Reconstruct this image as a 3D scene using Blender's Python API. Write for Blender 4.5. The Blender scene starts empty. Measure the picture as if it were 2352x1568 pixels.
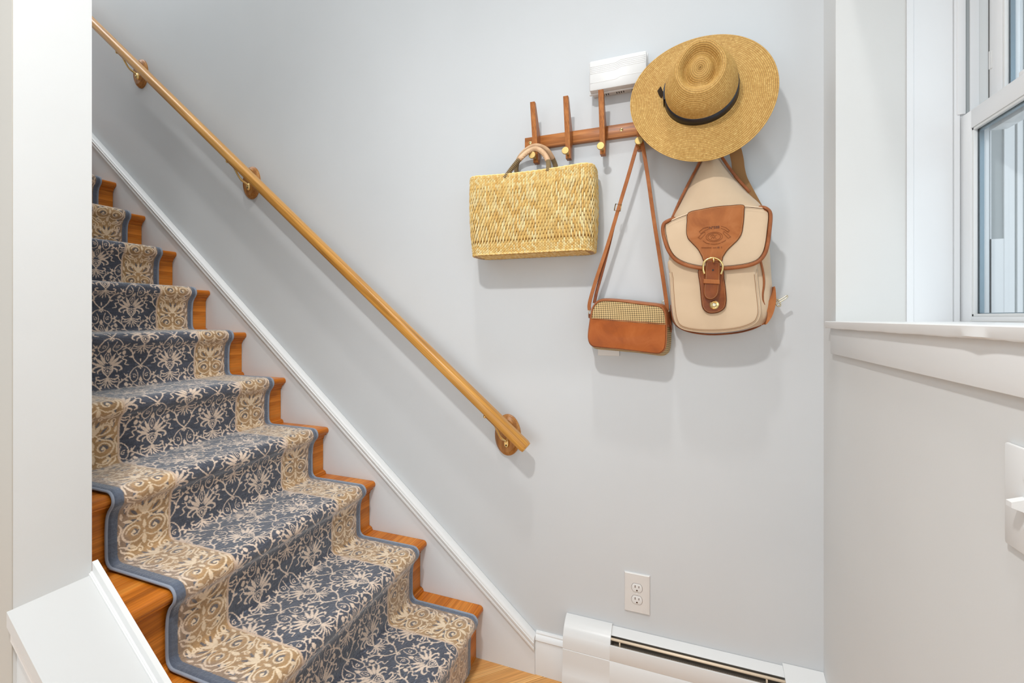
import bpy, bmesh, math, random
import numpy as np
from mathutils import Vector, Matrix
random.seed(7); rng = np.random.default_rng(7)
S = bpy.context.scene
COL = S.collection
PI = math.pi

# ------------------------------------------------------------------ camera, world, lights, exposure
cam_d = bpy.data.cameras.new('camera'); cam = bpy.data.objects.new('camera', cam_d); COL.objects.link(cam)
cam.location = (-0.4027, -1.526, 1.2686)
cam.rotation_euler = (PI/2, 0, 0.3547)
cam_d.sensor_width = 36.0; cam_d.lens = 15.588; cam_d.shift_y = -0.02336; cam_d.clip_start = 0.02
S.camera = cam
S.view_settings.view_transform = 'Standard'; S.view_settings.look = 'None'
S.view_settings.gamma = 1.0; S.view_settings.use_curve_mapping = False
S.view_settings.exposure = -0.04
W = bpy.data.worlds.new('world'); S.world = W; W.use_nodes = True
bgn = W.node_tree.nodes['Background']
bgn.inputs['Color'].default_value = (0.86, 0.945, 1.0, 1); bgn.inputs['Strength'].default_value = 0.88

def lamp(name, loc, size, power, color, rot=(0, 0, 0), shape='DISK', size_y=None):
    d = bpy.data.lights.new(name, 'AREA'); d.shape = shape; d.size = size
    if size_y: d.size_y = size_y
    d.energy = power; d.color = color
    o = bpy.data.objects.new(name, d); COL.objects.link(o); o.location = loc; o.rotation_euler = rot
    return o
lamp('hall_pendant_light', (-0.80, -1.6, 2.75), 0.12, 31, (1.0, 0.995, 0.985))
lamp('upper_hall_light', (-0.68, -1.5, 6.0), 0.30, 70, (1.0, 0.995, 0.985))
lamp('front_fill_light', (-1.0, -4.4, 0.8), 3.6, 40, (0.90, 0.96, 1.0), (-PI/2, 0, 0), 'RECTANGLE', 1.4).rotation_euler = (PI/2, 0, 0)  # unseen fill added to brighten the wall and its lower part from the front
lamp('side_window_light', (1.15, -1.05, 1.85), 1.1, 6, (0.84, 0.93, 1.0), (0, PI/2, -0.45), 'RECTANGLE', 1.1)
lamp('stairwell_fill_light', (-3.7, -0.48, 4.5), 2.0, 32, (0.95, 0.98, 1.0), (0, 0, 0), 'RECTANGLE', 0.7)  # unseen fill added to lighten the stairwell wall

# ------------------------------------------------------------------ materials
def new_mat(name, col=(0.8, 0.8, 0.8), rough=0.5, metal=0.0, spec=0.5):
    m = bpy.data.materials.new(name); m.use_nodes = True
    b = m.node_tree.nodes['Principled BSDF']
    b.inputs['Base Color'].default_value = (*col, 1); b.inputs['Roughness'].default_value = rough
    b.inputs['Metallic'].default_value = metal; b.inputs['Specular IOR Level'].default_value = spec
    return m
def nodes(m): return m.node_tree.nodes, m.node_tree.links, m.node_tree.nodes['Principled BSDF']
def coords(m, scale=(1, 1, 1), rot=(0, 0, 0)):
    N, L, b = nodes(m)
    tc = N.new('ShaderNodeTexCoord'); mp = N.new('ShaderNodeMapping')
    mp.inputs['Scale'].default_value = scale; mp.inputs['Rotation'].default_value = rot
    L.new(tc.outputs['Object'], mp.inputs['Vector']); return mp.outputs['Vector']
def noise(m, vec, scale, detail=3, rough=0.5, dist=0.0):
    N, L, b = nodes(m); n = N.new('ShaderNodeTexNoise')
    n.inputs['Scale'].default_value = scale; n.inputs['Detail'].default_value = detail
    n.inputs['Roughness'].default_value = rough; n.inputs['Distortion'].default_value = dist
    L.new(vec, n.inputs['Vector']); return n.outputs['Fac']
def ramp(m, fac, stops):
    N, L, b = nodes(m); r = N.new('ShaderNodeValToRGB'); L.new(fac, r.inputs['Fac'])
    e = r.color_ramp.elements
    while len(e) < len(stops): e.new(0.5)
    for i, (p, c) in enumerate(stops): e[i].position = p; e[i].color = (*c, 1)
    return r.outputs['Color']
def bump(m, fac, strength, dist):
    N, L, b = nodes(m); bp = N.new('ShaderNodeBump'); bp.inputs['Strength'].default_value = strength
    bp.inputs['Distance'].default_value = dist; L.new(fac, bp.inputs['Height']); L.new(bp.outputs['Normal'], b.inputs['Normal'])
def mixc(m, fac, c1, c2, mode='MIX'):
    N, L, b = nodes(m); x = N.new('ShaderNodeMix'); x.data_type = 'RGBA'; x.blend_type = mode
    for sock, v in ((x.inputs['Factor'], fac), (x.inputs['A'], c1), (x.inputs['B'], c2)):
        if isinstance(v, (int, float)): sock.default_value = v
        elif isinstance(v, tuple): sock.default_value = (*v, 1)
        else: L.new(v, sock)
    return x.outputs['Result']
def setc(m, c): N, L, b = nodes(m); L.new(c, b.inputs['Base Color'])

def paint(name, col, rough=0.55, bmp=0.0004, var=0.02):
    m = new_mat(name, col, rough, spec=0.3); v = coords(m)
    n1 = noise(m, v, 2.3, 3)
    lo = tuple(c*(1-var) for c in col); hi = tuple(min(1, c*(1+var)) for c in col)
    setc(m, ramp(m, n1, [(0.3, lo), (0.7, hi)]))
    if bmp: bump(m, noise(m, v, 160, 3), 0.25, bmp)
    return m
def wood(name, dark, mid, light, grain, rough=0.3, scale=1.0, bmp=0.0002, coat=0.0, knots=False):
    """grain: axis index the fibres run along"""
    m = new_mat(name, mid, rough, spec=0.3)
    sc = [22.0*scale]*3; sc[grain] = 1.3*scale
    v = coords(m, tuple(sc))
    n1 = noise(m, v, 1.0, 4, 0.6, 1.0)
    sc2 = [230.0*scale]*3; sc2[grain] = 4.0*scale
    n2 = noise(m, coords(m, tuple(sc2)), 1.0, 2, 0.6)
    c = ramp(m, n1, [(0.28, dark), (0.5, mid), (0.72, light)])
    c2 = ramp(m, n2, [(0.3, (0.60, 0.58, 0.56)), (0.62, (1.08, 1.08, 1.08))])
    c = mixc(m, 0.75, c, c2, 'MULTIPLY')
    if knots:
        N, L, b = nodes(m); vo = N.new('ShaderNodeTexVoronoi'); vo.inputs['Scale'].default_value = 3.1
        sk = [1.0]*3; sk[grain] = 0.55
        kv = coords(m, tuple(sk)); kv.node.inputs['Location'].default_value = (0.37, 0.21, 0.13); L.new(kv, vo.inputs['Vector'])
        k = ramp(m, vo.outputs['Distance'], [(0.03, (0.22, 0.16, 0.14)), (0.07, (0.62, 0.5, 0.4)), (0.10, (1, 1, 1))])
        c = mixc(m, 1.0, c, k, 'MULTIPLY')
    setc(m, c); bump(m, n2, 0.2, bmp)
    N, L, b = nodes(m); b.inputs['Coat Weight'].default_value = coat; b.inputs['Coat Roughness'].default_value = 0.32
    return m
def leather(name, dark, mid, light, rough=0.38):
    m = new_mat(name, mid, rough+0.05, spec=0.22); v = coords(m)
    c = ramp(m, noise(m, v, 14, 5, 0.6, 0.8), [(0.28, dark), (0.5, mid), (0.74, light)])
    setc(m, c); bump(m, noise(m, v, 500, 2), 0.15, 0.0003); return m
def fabric(name, dark, light, rough=0.85, sc=900):
    m = new_mat(name, light, rough, spec=0.2); v = coords(m)
    c = mixc(m, noise(m, v, 9, 4), dark, light)
    N, L, b = nodes(m); b.inputs['Sheen Weight'].default_value = 0.25
    setc(m, c); bump(m, noise(m, v, sc, 1), 0.35, 0.0004); return m
def vcol(name, rough=0.8, attr='Col', bscale=0, bdist=0.001, sheen=0.0, spec=0.3):
    m = new_mat(name, (0.5, 0.5, 0.5), rough, spec=spec); N, L, b = nodes(m)
    a = N.new('ShaderNodeAttribute'); a.attribute_name = attr; L.new(a.outputs['Color'], b.inputs['Base Color'])
    b.inputs['Sheen Weight'].default_value = sheen; b.inputs['Sheen Roughness'].default_value = 0.45; b.inputs['Sheen Tint'].default_value = (0.90, 0.95, 1.0, 1)
    if bscale: bump(m, noise(m, coords(m), bscale, 2), 0.6, bdist)
    return m

def srgb(r, g, b):
    f = lambda c: (c/255/12.92 if c/255 <= 0.04045 else ((c/255+0.055)/1.055)**2.4)
    return (f(r), f(g), f(b))

M = {}
M['wall'] = paint('grey_wall_paint', (0.582, 0.600, 0.612), 0.5)
M['wall_warm'] = paint('pale_wall_paint', (0.665, 0.672, 0.665), 0.5)
M['wall_shaded'] = paint('shaded_room_paint', (0.51, 0.49, 0.45), 0.55)  # darker beige stands in for the weaker light on the room-side face
M['wall_white'] = paint('white_wall_paint', (0.665, 0.685, 0.69), 0.5)
M['trim'] = paint('white_trim_paint', (0.725, 0.73, 0.725), 0.32, 0.0003, 0.01)
M['reveal'] = paint('reveal_paint', (0.645, 0.645, 0.63), 0.45)
M['cap'] = paint('cap_paint', (0.60, 0.605, 0.60), 0.35, 0.0003, 0.01)
M['skirt'] = paint('skirt_board_paint', (0.72, 0.738, 0.75), 0.4, 0.0006, 0.02)
M['vinyl'] = new_mat('white_vinyl', (0.78, 0.79, 0.80), 0.3)
M['ceiling'] = paint('ceiling_paint', (0.80, 0.80, 0.79), 0.7)
M['stair'] = wood('stair_pine', srgb(148, 80, 16), srgb(196, 112, 30), srgb(220, 146, 62), 1, 0.3, 1.0, 0.0002, 0.05, True)
M['stair_v'] = wood('riser_pine', srgb(156, 86, 18), srgb(204, 120, 34), srgb(226, 152, 68), 1, 0.32, 1.0, 0.0002, 0.05, True)
M['rail'] = wood('rail_oak', srgb(162, 108, 42), srgb(200, 144, 66), srgb(218, 166, 90), 0, 0.3, 1.0, 0.0002, 0.2)
M['rosette'] = wood('rosette_oak', srgb(136, 86, 38), srgb(172, 116, 58), srgb(196, 142, 82), 2, 0.35, 1.6)
M['rack'] = wood('rack_acacia', srgb(128, 74, 34), srgb(176, 110, 56), srgb(204, 142, 84), 0, 0.35, 1.6)
M['peg'] = wood('peg_acacia', srgb(124, 70, 30), srgb(172, 104, 48), srgb(198, 132, 72), 2, 0.35, 1.8)
M['floor'] = wood('floor_oak', srgb(196, 136, 72), srgb(218, 162, 96), srgb(232, 182, 118), 0, 0.3, 1.0, 0.0002, 0.2)
M['brass'] = new_mat('polished_brass', (0.78, 0.56, 0.24), 0.2, 1.0)
M['brass_satin'] = new_mat('satin_brass', (0.56, 0.40, 0.16), 0.55, 1.0)
M['nickel'] = new_mat('aged_brass', (0.62, 0.55, 0.40), 0.28, 1.0)
M['leather'] = leather('tan_leather', srgb(140, 80, 40), srgb(162, 97, 51), srgb(176, 112, 66))
M['leather_dk'] = leather('dark_leather', srgb(100, 50, 24), srgb(126, 67, 32), srgb(148, 85, 44), 0.3)
M['leather_or'] = leather('orange_leather', srgb(136, 66, 14), srgb(158, 80, 20), srgb(172, 94, 36), 0.3)
M['piping'] = leather('piping_leather', srgb(130, 74, 42), srgb(154, 92, 54), srgb(172, 112, 74), 0.34)
M['seam'] = new_mat('seam_brown', srgb(150, 112, 78), 0.7)
M['edge'] = new_mat('dark_edge', srgb(62, 36, 22), 0.7, spec=0.1)
M['thread'] = new_mat('thread', srgb(192, 146, 100), 0.8)
M['canvas'] = fabric('canvas', srgb(194, 168, 138), srgb(214, 189, 159))
M['web'] = fabric('strap_webbing', srgb(130, 94, 56), srgb(156, 116, 74))
M['handle'] = leather('pale_leather', srgb(176, 138, 104), srgb(206, 170, 134), srgb(220, 188, 152), 0.5)
M['twine'] = fabric('twine', srgb(96, 78, 50), srgb(156, 132, 92), 0.8, 300)
M['ribbon'] = new_mat('black_ribbon', (0.010, 0.010, 0.016), 0.32)
M['straw'] = vcol('hat_straw', 0.6, 'Col', 900, 0.0006)
M['weave'] = vcol('basket_straw', 0.6, 'Col', 500, 0.0003, 0, 0.15)
M['straw_in'] = fabric('basket_lining', srgb(150, 108, 52), srgb(178, 134, 72))
M['carpet'] = vcol('runner_pile', 0.95, 'Col', 800, 0.0012, 0.95, 0.1)
M['binding'] = fabric('runner_binding', srgb(128, 137, 152), srgb(154, 162, 176), 0.9, 600)
M['plastic'] = new_mat('white_plastic', (0.70, 0.70, 0.69), 0.35)
M['plate'] = new_mat('ivory_plate', (0.67, 0.655, 0.635), 0.3)
M['dark'] = new_mat('dark_slot', (0.012, 0.010, 0.009), 0.6)
M['brown_slot'] = new_mat('brown_slot', srgb(70, 40, 18), 0.6)
M['metal_white'] = paint('white_enamel', (0.66, 0.66, 0.65), 0.28, 0.0, 0.01)
M['cream'] = new_mat('cream_enamel', srgb(226, 206, 180), 0.4)
M['fin'] = new_mat('dusty_fins', srgb(158, 146, 132), 0.6, 0.1)
M['spacer'] = new_mat('glass_spacer', srgb(120, 140, 152), 0.3, 0.6)
M['gasket'] = new_mat('grey_gasket', srgb(160, 165, 166), 0.6)
M['groove'] = new_mat('frame_shadow_gap', srgb(96, 96, 94), 0.8)
m = bpy.data.materials.new('window_glass'); m.use_nodes = True
N = m.node_tree.nodes; L = m.node_tree.links; N.clear()
o_ = N.new('ShaderNodeOutputMaterial'); mx = N.new('ShaderNodeMixShader'); tr = N.new('ShaderNodeBsdfTransparent'); gl = N.new('ShaderNodeBsdfGlossy')
lw = N.new('ShaderNodeLayerWeight'); lw.inputs['Blend'].default_value = 0.5
pw = N.new('ShaderNodeMath'); pw.operation = 'POWER'; pw.inputs[1].default_value = 4.0; L.new(lw.outputs['Facing'], pw.inputs[0])
ma = N.new('ShaderNodeMath'); ma.operation = 'MULTIPLY_ADD'; ma.inputs[1].default_value = 0.3; ma.inputs[2].default_value = 0.04; L.new(pw.outputs[0], ma.inputs[0])
tr.inputs['Color'].default_value = (0.985, 0.993, 0.996, 1); gl.inputs['Roughness'].default_value = 0.0
L.new(ma.outputs[0], mx.inputs['Fac']); L.new(tr.outputs[0], mx.inputs[1]); L.new(gl.outputs[0], mx.inputs[2]); L.new(mx.outputs[0], o_.inputs['Surface'])
M['glass'] = m
# houndstooth cloth
def houndstooth():
    m = new_mat('houndstooth_cloth', (0.6, 0.5, 0.3), 0.6, spec=0.3); N, L, b = nodes(m)
    tc = N.new('ShaderNodeTexCoord'); mp = N.new('ShaderNodeMapping'); L.new(tc.outputs['Object'], mp.inputs['Vector'])
    mp.inputs['Rotation'].default_value = (0, 0.03, 0)
    sx = N.new('ShaderNodeSeparateXYZ'); L.new(mp.outputs['Vector'], sx.inputs[0])
    def mth(op, a, bb=None):
        n = N.new('ShaderNodeMath'); n.operation = op
        for i, v in enumerate((a, bb)):
            if v is None: continue
            if isinstance(v, (int, float)): n.inputs[i].default_value = v
            else: L.new(v, n.inputs[i])
        return n.outputs[0]
    X = mth('ADD', sx.outputs['X'], mth('MULTIPLY', sx.outputs['Y'], 1.0)); Z = sx.outputs['Z']
    P = 0.0068; Q = 0.0066
    u = mth('FLOORED_MODULO', mth('DIVIDE', X, P), 1.0); v = mth('FLOORED_MODULO', mth('DIVIDE', Z, Q), 1.0)
    a = mth('LESS_THAN', u, 0.5); c = mth('LESS_THAN', v, 0.5)
    tw = mth('LESS_THAN', mth('FLOORED_MODULO', mth('SUBTRACT', mth('MULTIPLY', u, 2.0), mth('MULTIPLY', v, 2.0)), 1.0), 0.5)
    both = mth('MULTIPLY', a, c); none = mth('MULTIPLY', mth('SUBTRACT', 1.0, a), mth('SUBTRACT', 1.0, c))
    mid = mth('MULTIPLY', tw, mth('SUBTRACT', 1.0, mth('ADD', both, none)))
    k = mth('MINIMUM', mth('ADD', both, mid), 1.0)
    base = mixc(m, noise(m, coords(m), 30, 2), srgb(206, 172, 112), srgb(222, 196, 142))
    dk = mixc(m, noise(m, coords(m), 40, 2), srgb(70, 56, 38), srgb(128, 104, 70))
    setc(m, mixc(m, k, base, dk)); bump(m, noise(m, coords(m), 900, 1), 0.2, 0.0003)
    return m
M['hound'] = houndstooth()

# ------------------------------------------------------------------ mesh helpers
def box(bm, x0, x1, y0, y1, z0, z1, bev=0.0):
    r = bmesh.ops.create_cube(bm, size=1.0); vs = r['verts']
    for v in vs:
        v.co = Vector(((x0+x1)/2+v.co.x*(x1-x0), (y0+y1)/2+v.co.y*(y1-y0), (z0+z1)/2+v.co.z*(z1-z0)))
    if bev > 0:
        es = list({e for v in vs for e in v.link_edges})
        bmesh.ops.bevel(bm, geom=es, offset=bev, segments=2, profile=0.5, affect='EDGES')
def mk(*boxes, bev=0.0):
    bm = bmesh.new()
    for b in boxes: box(bm, *b, bev=bev)
    return bm
def extrude_poly(bm, pts, axis, a0, a1):
    """pts: 2-D loop in the plane normal to axis ('X': (y,z), 'Y': (x,z), 'Z': (x,y))"""
    def P(p, a):
        return {'X': (a, p[0], p[1]), 'Y': (p[0], a, p[1]), 'Z': (p[0], p[1], a)}[axis]
    n = len(pts); A = [bm.verts.new(P(p, a0)) for p in pts]; B = [bm.verts.new(P(p, a1)) for p in pts]
    bm.faces.new(A); bm.faces.new(B[::-1])
    for i in range(n): bm.faces.new((A[i], B[i], B[(i+1) % n], A[(i+1) % n]))
def poly(pts, axis, a0, a1):
    bm = bmesh.new(); extrude_poly(bm, pts, axis, a0, a1); bmesh.ops.recalc_face_normals(bm, faces=bm.faces); return bm
def catmull(pts, n=8, closed=False):
    P = [Vector(p) for p in pts]; out = []; m_ = len(P)
    for i in range(m_ if closed else m_-1):
        p1, p2 = P[i], P[(i+1) % m_]
        p0 = P[(i-1) % m_] if closed or i > 0 else p1*2-p2
        p3 = P[(i+2) % m_] if closed or i+2 < m_ else p2*2-p1
        for k in range(n):
            t = k/n
            out.append(0.5*((2*p1)+(p2-p0)*t+(2*p0-5*p1+4*p2-p3)*t*t+(3*p1-p0-3*p2+p3)*t**3))
    if not closed: out.append(P[-1])
    return out
def tube(bm, path, r, segs=8, closed=False, sy=1.0, caps=True):
    P = [Vector(p) for p in path]; n = len(P); rings = []
    up = None
    for i in range(n):
        a = P[(i-1) % n] if closed or i > 0 else P[i]; b = P[(i+1) % n] if closed or i < n-1 else P[i]
        t = (b-a).normalized()
        if up is None:
            up = Vector((0, 0, 1)) if abs(t.z) < 0.9 else Vector((1, 0, 0))
        up = (up-t*up.dot(t)).normalized(); s_ = t.cross(up)
        rr = r[i] if hasattr(r, '__len__') else r
        rings.append([bm.verts.new(P[i]+rr*(math.cos(2*PI*k/segs)*up+math.sin(2*PI*k/segs)*s_*sy)) for k in range(segs)])
    for i in range(n if closed else n-1):
        A, B = rings[i], rings[(i+1) % n]
        for k in range(segs): bm.faces.new((A[k], A[(k+1) % segs], B[(k+1) % segs], B[k]))
    if not closed and caps: bm.faces.new(rings[0][::-1]); bm.faces.new(rings[-1])
def tubes(*specs, **kw):
    bm = bmesh.new()
    for s_ in specs: tube(bm, *s_, **kw)
    return bm
def sweep(bm, path, prof, normal, closed_prof=True):
    """sweep a 2-D profile (a along binormal, b along normal) down a path; normal fixed"""
    P = [Vector(p) for p in path]; nrm = Vector(normal).normalized(); rings = []; n = len(P)
    for i in range(n):
        t = (P[min(i+1, n-1)]-P[max(i-1, 0)]).normalized(); nn = (nrm-t*nrm.dot(t)).normalized(); bb = t.cross(nn)
        rings.append([bm.verts.new(P[i]+bb*a+nn*b) for a, b in prof])
    k = len(prof)
    for i in range(n-1):
        for j in range(k if closed_prof else k-1):
            bm.faces.new((rings[i][j], rings[i][(j+1) % k], rings[i+1][(j+1) % k], rings[i+1][j]))
    if closed_prof: bm.faces.new(rings[0][::-1]); bm.faces.new(rings[-1])
def strip(path, width, thick, normal=(0, -1, 0)):
    bm = bmesh.new(); w, t = width/2, thick
    sweep(bm, path, [(-w, 0), (w, 0), (w, t*0.7), (w*0.86, t), (-w*0.86, t), (-w, t*0.7)], normal)
    bmesh.ops.recalc_face_normals(bm, faces=bm.faces); return bm
def lathe(bm, prof, center, axis=(0, -1, 0), segs=24, ex=1.0, ez=1.0):
    """prof: (radius, height along axis); base plane spanned by X and Z for axis -Y"""
    ax = Vector(axis).normalized(); u = Vector((1, 0, 0)) if abs(ax.x) < 0.9 else Vector((0, 1, 0))
    u = (u-ax*u.dot(ax)).normalized(); v = ax.cross(u); c = Vector(center); rings = []
    for r, h in prof:
        if r < 1e-6: rings.append([bm.verts.new(c+ax*h)])
        else: rings.append([bm.verts.new(c+ax*h+r*ex*math.cos(2*PI*k/segs)*u+r*ez*math.sin(2*PI*k/segs)*v) for k in range(segs)])
    for A, B in zip(rings, rings[1:]):
        for k in range(segs):
            a = (A[k % len(A)], A[(k+1) % segs % len(A)], B[(k+1) % segs % len(B)], B[k % len(B)])
            a = list(dict.fromkeys(a))
            if len(a) > 2: bm.faces.new(a)
    if len(rings[0]) > 1: bm.faces.new(rings[0])
    bmesh.ops.recalc_face_normals(bm, faces=bm.faces)
def smooth_loop(pts, n=6): return [(p.x, p.y) for p in catmull([(a, b, 0) for a, b in pts], n, True)]
def offset_loop(L_, d):
    """move a 2-D loop inwards by d (negative: outwards)"""
    n = len(L_); ar = sum(L_[i][0]*L_[(i+1) % n][1]-L_[(i+1) % n][0]*L_[i][1] for i in range(n)); sg = 1 if ar > 0 else -1
    out = []
    for i in range(n):
        a, b = L_[(i-1) % n], L_[(i+1) % n]; tx, tz = b[0]-a[0], b[1]-a[1]; l = math.hypot(tx, tz) or 1
        out.append((L_[i][0]-sg*tz/l*d, L_[i][1]+sg*tx/l*d))
    return out
def cushion(loop, yb, yf, rnd, bulge, D, yfun=None, rings=18):
    """like pillow, but the front is domed by the distance from the outline"""
    bm = bmesh.new(); A = np.array(loop); c = A.mean(0); B = np.roll(A, -1, 0)
    def dist(p):
        d = B-A; t = np.clip(((p-A)*d).sum(1)/np.maximum((d*d).sum(1), 1e-12), 0, 1); return np.hypot(*((p-A-t[:, None]*d).T)).min()
    R = [[bm.verts.new((p[0], yb, p[1])) for p in loop]]
    for k in range(rings):
        s_ = 1-(k/rings)**1.6; r_ = []
        for p in A:
            q = c+(p-c)*s_; d = 0.0 if k == 0 else dist(q); e = min(1.0, d/rnd)
            y = yf+rnd*(1-math.sqrt(max(0, 1-(1-e)**2)))-bulge*(1-(1-min(1.0, d/D))**2)
            r_.append(bm.verts.new((q[0], y+(yfun(q[0], q[1]) if yfun else 0), q[1])))
        R.append(r_)
    n = len(loop)
    for P_, Q_ in zip(R, R[1:]):
        for i in range(n): bm.faces.new((P_[i], P_[(i+1) % n], Q_[(i+1) % n], Q_[i]))
    bm.faces.new(R[0][::-1]); bm.faces.new(R[-1]); bmesh.ops.recalc_face_normals(bm, faces=bm.faces); return bm
def pillow(loop, yb, yf, rnd=0.01, bulge=0.0, back=None, yfun=None, rings=5, dome=6):
    """closed solid with front outline loop (x,z) at depth yf (towards -Y), rounded front edge, domed front, flat back"""
    bm = bmesh.new(); cx = sum(p[0] for p in loop)/len(loop); cz = sum(p[1] for p in loop)/len(loop)
    seq = []
    bl = back or loop
    if back:
        for k in range(3):
            t = k/3; seq.append(([(b[0]*(1-t)+a[0]*t, b[1]*(1-t)+a[1]*t) for a, b in zip(loop, bl)], yb+(yf+rnd-yb)*t))
    else: seq.append((loop, yb))
    for k in range(rings+1):
        a = k/rings*PI/2
        seq.append((offset_loop(loop, rnd*(1-math.cos(a))), yf+rnd-rnd*math.sin(a)))
    inner = seq[-1][0]
    for k in range(1, dome+1):
        s_ = 1-k/(dome+0.6)
        seq.append(([(cx+(p[0]-cx)*s_, cz+(p[1]-cz)*s_) for p in inner], yf-bulge*(1-s_*s_)))
    R = []
    for lp, y in seq:
        R.append([bm.verts.new((p[0], (y if yfun is None else y+yfun(p[0], p[1])), p[1])) for p in lp])
    n = len(loop)
    for A, B in zip(R, R[1:]):
        for i in range(n): bm.faces.new((A[i], A[(i+1) % n], B[(i+1) % n], B[i]))
    bm.faces.new(R[0][::-1]); bm.faces.new(R[-1])
    bmesh.ops.recalc_face_normals(bm, faces=bm.faces); return bm

# ------------------------------------------------------------------ object helpers
def wloc(o):
    v = Vector((0, 0, 0))
    while o is not None: v += o.location; o = o.parent
    return v
def link(name, me, mat, parent=None, loc=None, smooth=False, kind=None, label=None):
    o = bpy.data.objects.new(name, me); COL.objects.link(o)
    if mat is not None: me.materials.append(mat)
    if smooth:
        me.polygons.foreach_set('use_smooth', [True]*len(me.polygons))
        if smooth is not True:
            try: me.set_sharp_from_angle(angle=smooth)
            except Exception: pass
    off = wloc(parent) if parent else Vector((0, 0, 0))
    if loc is not None: o.location = Vector(loc)-off; me.transform(Matrix.Translation(-Vector(loc)))
    elif off.length: me.transform(Matrix.Translation(-off))
    if parent: o.parent = parent
    if kind: o['kind'] = kind
    if label: o['label'] = label
    return o
def part(name, bm, mat, parent=None, loc=None, smooth=0.6, kind=None, label=None):
    bmesh.ops.recalc_face_normals(bm, faces=bm.faces)
    me = bpy.data.meshes.new(name); bm.to_mesh(me); bm.free()
    return link(name, me, mat, parent, loc, smooth, kind, label)
def thing(name, label, cat, loc, group=None):
    o = bpy.data.objects.new(name, None); COL.objects.link(o); o.location = loc; o.empty_display_size = 0.05
    o['label'] = label; o['category'] = cat
    if group: o['group'] = group
    return o
def tag(o, label, cat, group=None):
    o['label'] = label; o['category'] = cat
    if group: o['group'] = group
    return o
def struct(name, bm, mat, label=None, cat=None, parent=None, smooth=0.6):
    o = part(name, bm, mat, parent, smooth=smooth)
    if parent is None:
        o['kind'] = 'structure'
        if label: o['label'] = label
        if cat: o['category'] = cat
    elif label: o['label'] = label
    return o
def np_mesh(name, V, F, cols=None):
    me = bpy.data.meshes.new(name); V = np.asarray(V, np.float32); F = np.asarray(F, np.int32)
    me.vertices.add(len(V)); me.vertices.foreach_set('co', V.ravel())
    me.loops.add(F.size); me.loops.foreach_set('vertex_index', F.ravel())
    me.polygons.add(len(F)); k = F.shape[1]
    me.polygons.foreach_set('loop_start', np.arange(len(F), dtype=np.int32)*k)
    me.update(calc_edges=True)
    if cols is not None:
        a = me.color_attributes.new('Col', 'FLOAT_COLOR', 'POINT')
        a.data.foreach_set('color', np.concatenate([cols, np.ones((len(cols), 1))], 1).astype(np.float32).ravel())
    return me
def grid_faces(nr, nc, wrap=False):
    i = np.arange(nr-1)[:, None]; j = np.arange(nc if wrap else nc-1)[None]
    j2 = (j+1) % nc
    return np.stack([i*nc+j+0*i, i*nc+j2+0*i, (i+1)*nc+j2, (i+1)*nc+j], -1).reshape(-1, 4)

# ================================================================== ROOM SHELL
RUN, RISE, NX = 0.2408, 0.2, -1.074
NST = 13
struct('wall_back', mk((-5, 0.42, 0, 0.14, 0, 6.2)), M['wall'], 'pale grey back wall behind the handrail and coat rack', 'wall')
struct('wall_right', mk((0, 0.42, -3.4, 0, 0, 1.236), (0, 0.42, -0.102, 0, 1.236, 6.2), (0, 0.42, -3.4, -1.09, 1.236, 6.2), (0, 0.42, -1.09, -0.102, 2.32, 6.2)),
       M['wall_warm'], 'pale wall under and around the window on the right', 'wall')
struct('trim_5', mk((0.0004, 0.152, -0.1035, -0.1015, 1.2583, 2.32)), M['reveal'], 'white plaster reveal at the left of the window', 'trim')
struct('wall_left', mk((-5, -1.6434, -1.0428, -0.915, 0, 6.2), (-5.1, -5, -1.0428, 0, 0, 6.2)),
       M['wall_white'], 'white wall end standing at the left of the stairs', 'wall')
struct('ceiling', mk((-5, 0.42, -3.6, 0, 6.2, 6.3)), M['ceiling'], 'white ceiling over hall and stairwell', 'ceiling')
struct('wall_room_side', mk((-5, -1.6432, -1.0443, -1.0423, 0, 6.2)), M['wall_shaded'], 'room side of the stair wall at the far left, beige tone standing in for weaker light', 'wall')
# knee wall under the sloping cap
def capz(x): return 0.6871-0.8306*(x+1.6434)
kx1 = -0.95
struct('wall_knee', poly([(-1.6434, 0), (-1.6434, capz(-1.6434)-0.03), (kx1, max(0.0, capz(kx1)-0.03)), (kx1, 0)], 'Y', -1.0370, -0.9155), M['wall_white'], 'low sloping half wall beside the bottom steps', 'wall')
def slope_board(y0, y1, zlo, zhi, x0=-1.6434, x1=kx1, axis='Y'):
    return [(x0, capz(x0)+zlo), (x0, capz(x0)+zhi), (x1, capz(x1)+zhi), (x1, capz(x1)+zlo)], y0, y1
cap = struct('trim_1', poly(*[slope_board(0, 0, -0.03, 0.0)[0], 'Y', -1.0514, -0.9145]), M['cap'], 'white sloping cap board on the half wall at lower left', 'trim')
bm = bmesh.new()
for pts, y0, y1 in (slope_board(-0.9145, -0.9040, -0.35, 0.0288), slope_board(-0.9205, -0.9145, -0.002, 0.0050), slope_board(-0.9180, -0.9145, 0.0050, 0.0075)):
    extrude_poly(bm, pts, 'Y', y0, y1)
struct('stringer_board', bm, M['trim'], 'white upstand moulding along the stair side', parent=cap)
bm = bmesh.new()
for pts, y0, y1 in (slope_board(-1.0460, -1.0370, -0.062, -0.03), slope_board(-1.0420, -1.0370, -0.075, -0.062)):
    extrude_poly(bm, pts, 'Y', y0, y1)
struct('bed_moulding', bm, M['trim'], parent=cap)

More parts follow.
